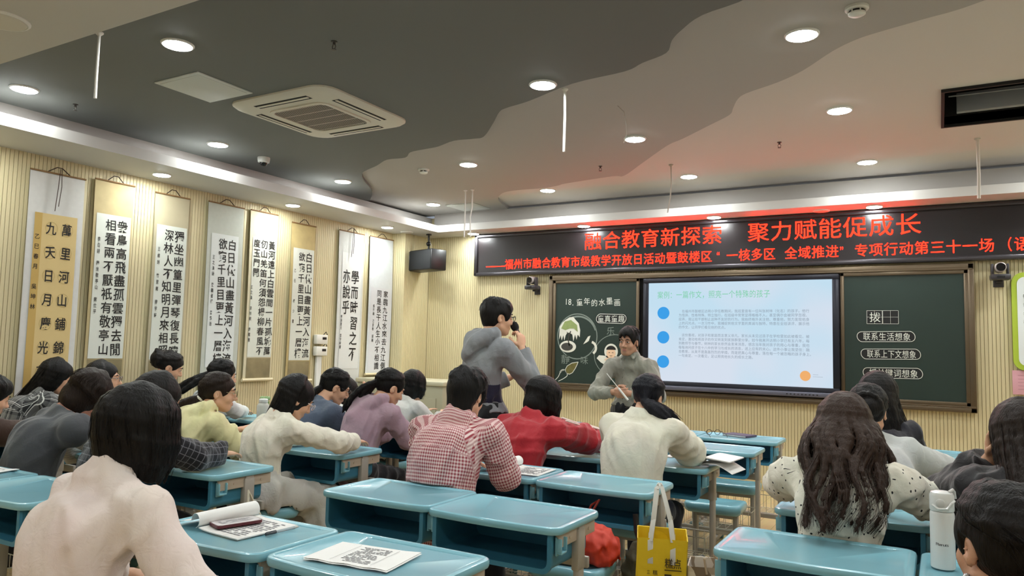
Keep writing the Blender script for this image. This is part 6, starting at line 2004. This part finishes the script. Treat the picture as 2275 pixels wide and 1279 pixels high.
sit_stool(i, 'light blue stool under the mostly hidden person in white')
i = person('woman in a red track jacket with white sleeve stripes and shoulder length black hair', (-2.125, 4.10, 1.047), (-22, 26, 0), -10,
    dict(m=C('red_track', '#b0202c', weave=500, fold=.25, rough=.6), kind='jacket', collar='low', t=.02, bulk=.045, loose=.038, wide=1.12, wr=.013, wf=15, low=True),
    hair=dict(style='bob', len=.14, vol=1.06), hands=((-2.26, 4.48, .775), (-1.86, 4.48, .778)), poles=(None, (1, -.1, -.3)), h=.007)
def sleeve_stripes(i):
    S_, E_, T_, _ = i['arm'][1]
    W_ = E_ + (T_ - E_) * .86
    for k, q in enumerate((-.22, .22)):
        pts = []
        for a, b, r in ((S_, E_, .090), (E_, W_, .088)):
            ax = nrm(b - a); o_ = nrm(V3(.25, -.35, 1) - ax * (V3(.25, -.35, 1) @ ax)); sd = np.cross(ax, o_)
            for t in (.1, .35, .6, .9): pts.append(Vector((a + (b - a) * t + (o_ * math.cos(q) + sd * math.sin(q)) * (r - .012 * t) - i['base']).tolist()))
        MB().tube(pts, .0055, 6).build('sleeve_stripe', mat('stripe_white', '#eee4dc', .6), i['top'])
    ax = nrm(T_ - E_); sd = nrm(np.cross(ax, V3(0, 0, 1))); u_ = np.cross(sd, ax)
    for k in range(3):
        c_ = E_ + (T_ - E_) * (.50 + k * .12)
        MB().tube([Vector((c_ + (sd * math.cos(a) + u_ * math.sin(a)) * (.074 - k * .006) - i['base']).tolist()) for a in np.linspace(-.9, 2.6, 14)], .0065, 6).build('cuff_stripe', mat('stripe_white', '#eee4dc', .6), i['top'])
sleeve_stripes(i)
sit_stool(i, 'light blue stool under the woman in the red track jacket')
i = person('woman in a loose cream sweater with dark hair tied low over her right side', (-1.462, 4.15, 1.095), (-6, 22, 0), -2,
    dict(m=C('cream_sweater', '#e0dac8', weave=260, fold=.3), kind='sweater', collar='low', t=.02, bulk=.04, loose=.034, wide=1.10, wr=.013, wf=15, low=True),
    bottom=('#171a26', 'trousers'), hair=dict(style='pony', tie=(.03, -.10, -.05), drop=(.15, .06, -.13), bow=(.02, -.02, .0), vol=1.02), hcol=('hair_blue_black', '#12121a'), hands=((-1.62, 4.46, .775), (-1.33, 4.47, .778)), poles=(None, (.6, -.3, -.8)), h=.007)
sit_stool(i, 'light blue stool under the woman in the loose cream sweater')
i = person('woman in a pale grey shirt with a low black bun, behind the wavy hair', (-.313, 4.10, 1.091), (-2, 16, 0), 0,
    dict(m=C('pale_grey_shirt', '#c6c8c6', weave=450, fold=.3), kind='shirt', t=.018, bulk=.03, loose=.03, wr=.012, wf=16), hips=(-.20, 3.93),
    hair=dict(style='bun', bun=.060, tie=(.01, -.10, .0), bun_off=(.0, -.03, .0), vol=1.05), hands=((-.42, 4.44, .775), (.0, 4.46, .775)), poles=(None, (1, -.1, -.3)))
sit_stool(i, 'light blue stool under the woman in the pale grey shirt')
i = person('woman with very long straight black hair in dark clothes, before the right blackboard', (-.320, 4.90, 1.126), (0, 8, 0), 0,
    dict(m=C('dark_top', '#2a2930', weave=300), kind='sweater'), hips=(-.24, 4.67), hair=dict(style='long', drop=(.10, -.10, -.42), n=52, gather=1.35, vol=1.10, puff=.05), h=.0085)
sit_stool(i, 'light blue stool under the woman with very long black hair at the right')
i = person('person in a black-brown jacket with one hand raised to the face, at the right edge', (.255, 3.28, 1.084), (12, 18, 0), 6,
    dict(m=C('black_jacket', '#221e20', weave=300, fold=.3, rough=.6), kind='jacket', t=.02, bulk=.03, loose=.032, wr=.013, wf=15),
    hair=dict(style='long', len=.20, gather=.8, n=46, vol=1.04), hcol=HAIR_BROWN, hands=((.160, 3.33, 1.01), None), palms=(((.7, -.5, .1), (.05, -.15, 1)), None), poles=((-.5, .6, -.6), None), curl=(.9, .45))
sit_stool(i, 'light blue stool under the person in the black-brown jacket')
earring(i, 1, '#e6e0d6', .007)

def mic_man():
    H = V3(-2.583, 4.30, 1.565)
    T = V3(-2.435, 4.375, 1.365)
    i = person('man standing in a grey hoodie with a navy band, speaking into a black microphone', H.tolist(), (-38, 4, 0), -24,
        dict(m=C('grey_hoodie', '#85878a', weave=350, fold=.3), kind='hoodie', t=.016, bulk=.008, loose=.020, wide=.94, wr=.010, wf=16, hem=.955,
             band=[(1.01, 1.13, C('navy_knit', '#1e1c33', weave=350), 'navy_band', .003), (.95, 1.012, C('grey_rib', '#7b7d80', weave=250), 'hem_band', .004)]),
        bottom=('#0c0c10', 'trousers'), hair=dict(style='short', vol=1.06), male=True, stand=True, glasses=('#15151a', .019),
        hands=((-2.62, 4.54, 1.16), T.tolist()), palms=(None, ((-.75, .2, .15), (-.15, .12, 1))), poles=((-.35, -.1, -1), (.45, -.30, -1)), curl=(.4, 1.15), h=.007)
    g = T + V3(-.033, .022, .080)
    m = i['H'] + i['R'] @ V3(.01, .135, -.062)
    ax = nrm(m - g)
    t = empty('microphone', g.tolist(), 0, 'black handheld microphone held to the mouth of the man in the grey hoodie', 'microphone')
    Mx = Vector(ax.tolist()).to_track_quat('Z', 'Y').to_matrix().to_4x4()
    MB().lathe([(.010, -.10), (.013, -.09), (.014, .0), (.018, .05), (0, .05)], M=Mx, seg=16).build('handle', M_BLACK, t)
    MB().lathe([(.019, .05), (.026, .062), (.029, .08), (.025, .10), (.012, .112), (0, .114)], M=Mx, seg=20).build('foam_head', mat('mic_foam', '#0a0a0c', .9, bump=(400, .5)), t)
mic_man()
def presenter():
    i = person('man in an olive grey button shirt standing before the display with a pointer', (-2.374, 6.20, 1.438), (176, 6, -3), 178,
        dict(m=C('olive_shirt', '#8e8c80', weave=500, fold=.3, rough=.7), kind='shirt', collar='shirt', t=.014, bulk=.012, loose=.012, wr=.009, wf=18, wide=1.0, hem=.88),
        bottom=('#111014', 'trousers'), hair=dict(style='short', vol=1.05, fringe=-.006), male=True, stand=True, lenS=.46, sk='#b98a6e',
        hands=((-2.30, 6.03, 1.00), (-2.44, 6.03, 1.005)), palms=(((-.3, .9, .1), (-.9, -.25, -.05)), ((.3, .9, .1), (.9, -.25, .0))), poles=((1, .2, -.5), (-1, .2, -.5)), curl=(.95, .95), h=.0055)
    t = empty('pointer', (-2.37, 5.965, 1.01), 0, 'thin white pointer stick held in the hands of the man before the display', 'pointer')
    MB().tube([(-.11, 0, .155), (.0, 0, .035)], .0035, 8).build('rod', mat('pointer_white', '#dedcd6', .4), t)
    MB().tube([(.0, 0, .035), (.085, 0, -.06)], .009, 10).build('grip', mat('pointer_white', '#dedcd6', .4), t)
    b = MB()
    P = i['base']
    for k in range(5):
        z = 1.20 - k * .062
        b.ell((-2.372 - P[0], 6.2 - .138 - P[1] + (.012 if k < 1 else -.004), z), (.0055, .004, .0055), 8)
    b.build('shirt_buttons', mat('button_grey', '#5f5d54', .4), i['top'])
    MB().tube([(.150 * math.cos(a), .112 * math.sin(a) + .01, .865) for a in [2 * math.pi * k / 28 for k in range(28)]], .014, 6, closed=True).build('belt', mat('belt_black', '#0a0a0b', .4), i['obj'])
presenter()

# ---- free stools and bags in the aisle
stool(-1.43, 3.075, 'light blue stool carrying the orange-red bag, in the middle aisle', .08)
stool(-1.24, 4.78, 'free light blue stool nearer of the two right of the cream sweater')
stool(-1.30, 5.54, 'free light blue stool farther of the two right of the cream sweater')
stool(-1.55, 1.42, 'free light blue stool at the nearest desk with the worksheet')
stool(-.38, 2.33, 'free light blue stool at the large empty desk on the lower right')
stool(-1.95, 5.56, 'free light blue stool in the front row behind the cream sweater')
o = empty('red_bag', (-1.385, 3.085, .4465), .1, 'soft orange-red drawstring bag slumped on the stool in the middle', 'bag')
lumpy('bag_body', [((-.05, 0, .065), (.13, .10, .07)), ((.05, .01, .075), (.095, .095, .08)), ((.10, .0, .045), (.06, .08, .05)), ((-.14, .0, .04), (.07, .08, .042)), ((-.03, .02, .13), (.06, .06, .045))], mat('bag_red', '#c8371f', .6, bump=(18, .3)), o, 4, .012)
MB().tube([(.03, .02, .20), (.06, .04, .26), (.02, .05, .23), (-.03, .05, .12)], .005).build('drawstring', mat('string_red', '#7d2415', .7), o)
o = empty('olive_backpack', (-1.175, 3.225, .008), 0, 'dark olive bag with a black strap behind the orange-red bag', 'bag')
lumpy('bag_body', [((0, 0, .22), (.075, .062, .22)), ((.02, 0, .42), (.07, .06, .09)), ((-.01, 0, .12), (.075, .065, .11))], mat('bag_olive', '#4c4a38', .7, bump=(22, .5)), o, 5, .016)
MB().tube([(.02, .0, .48), (-.02, .02, .56), (-.03, .03, .63)], .013).build('strap', M_BLACK, o)
o = empty('strap_bag', (-2.935, 2.62, .0), 0, 'pale fabric bag hanging by a strap from the desk of the dark checked shirt', 'bag')
lumpy('bag_body', [((0, 0, .34), (.05, .10, .16)), ((0, .01, .25), (.055, .10, .10))], mat('bag_pale', '#cfc79b', .8), o, 6, .008)
MB().tube([(0, -.05, .46), (-.055, -.005, .632), (.0, .06, .46)], .008).build('strap', mat('strap_pale', '#d9d2bf', .7), o)
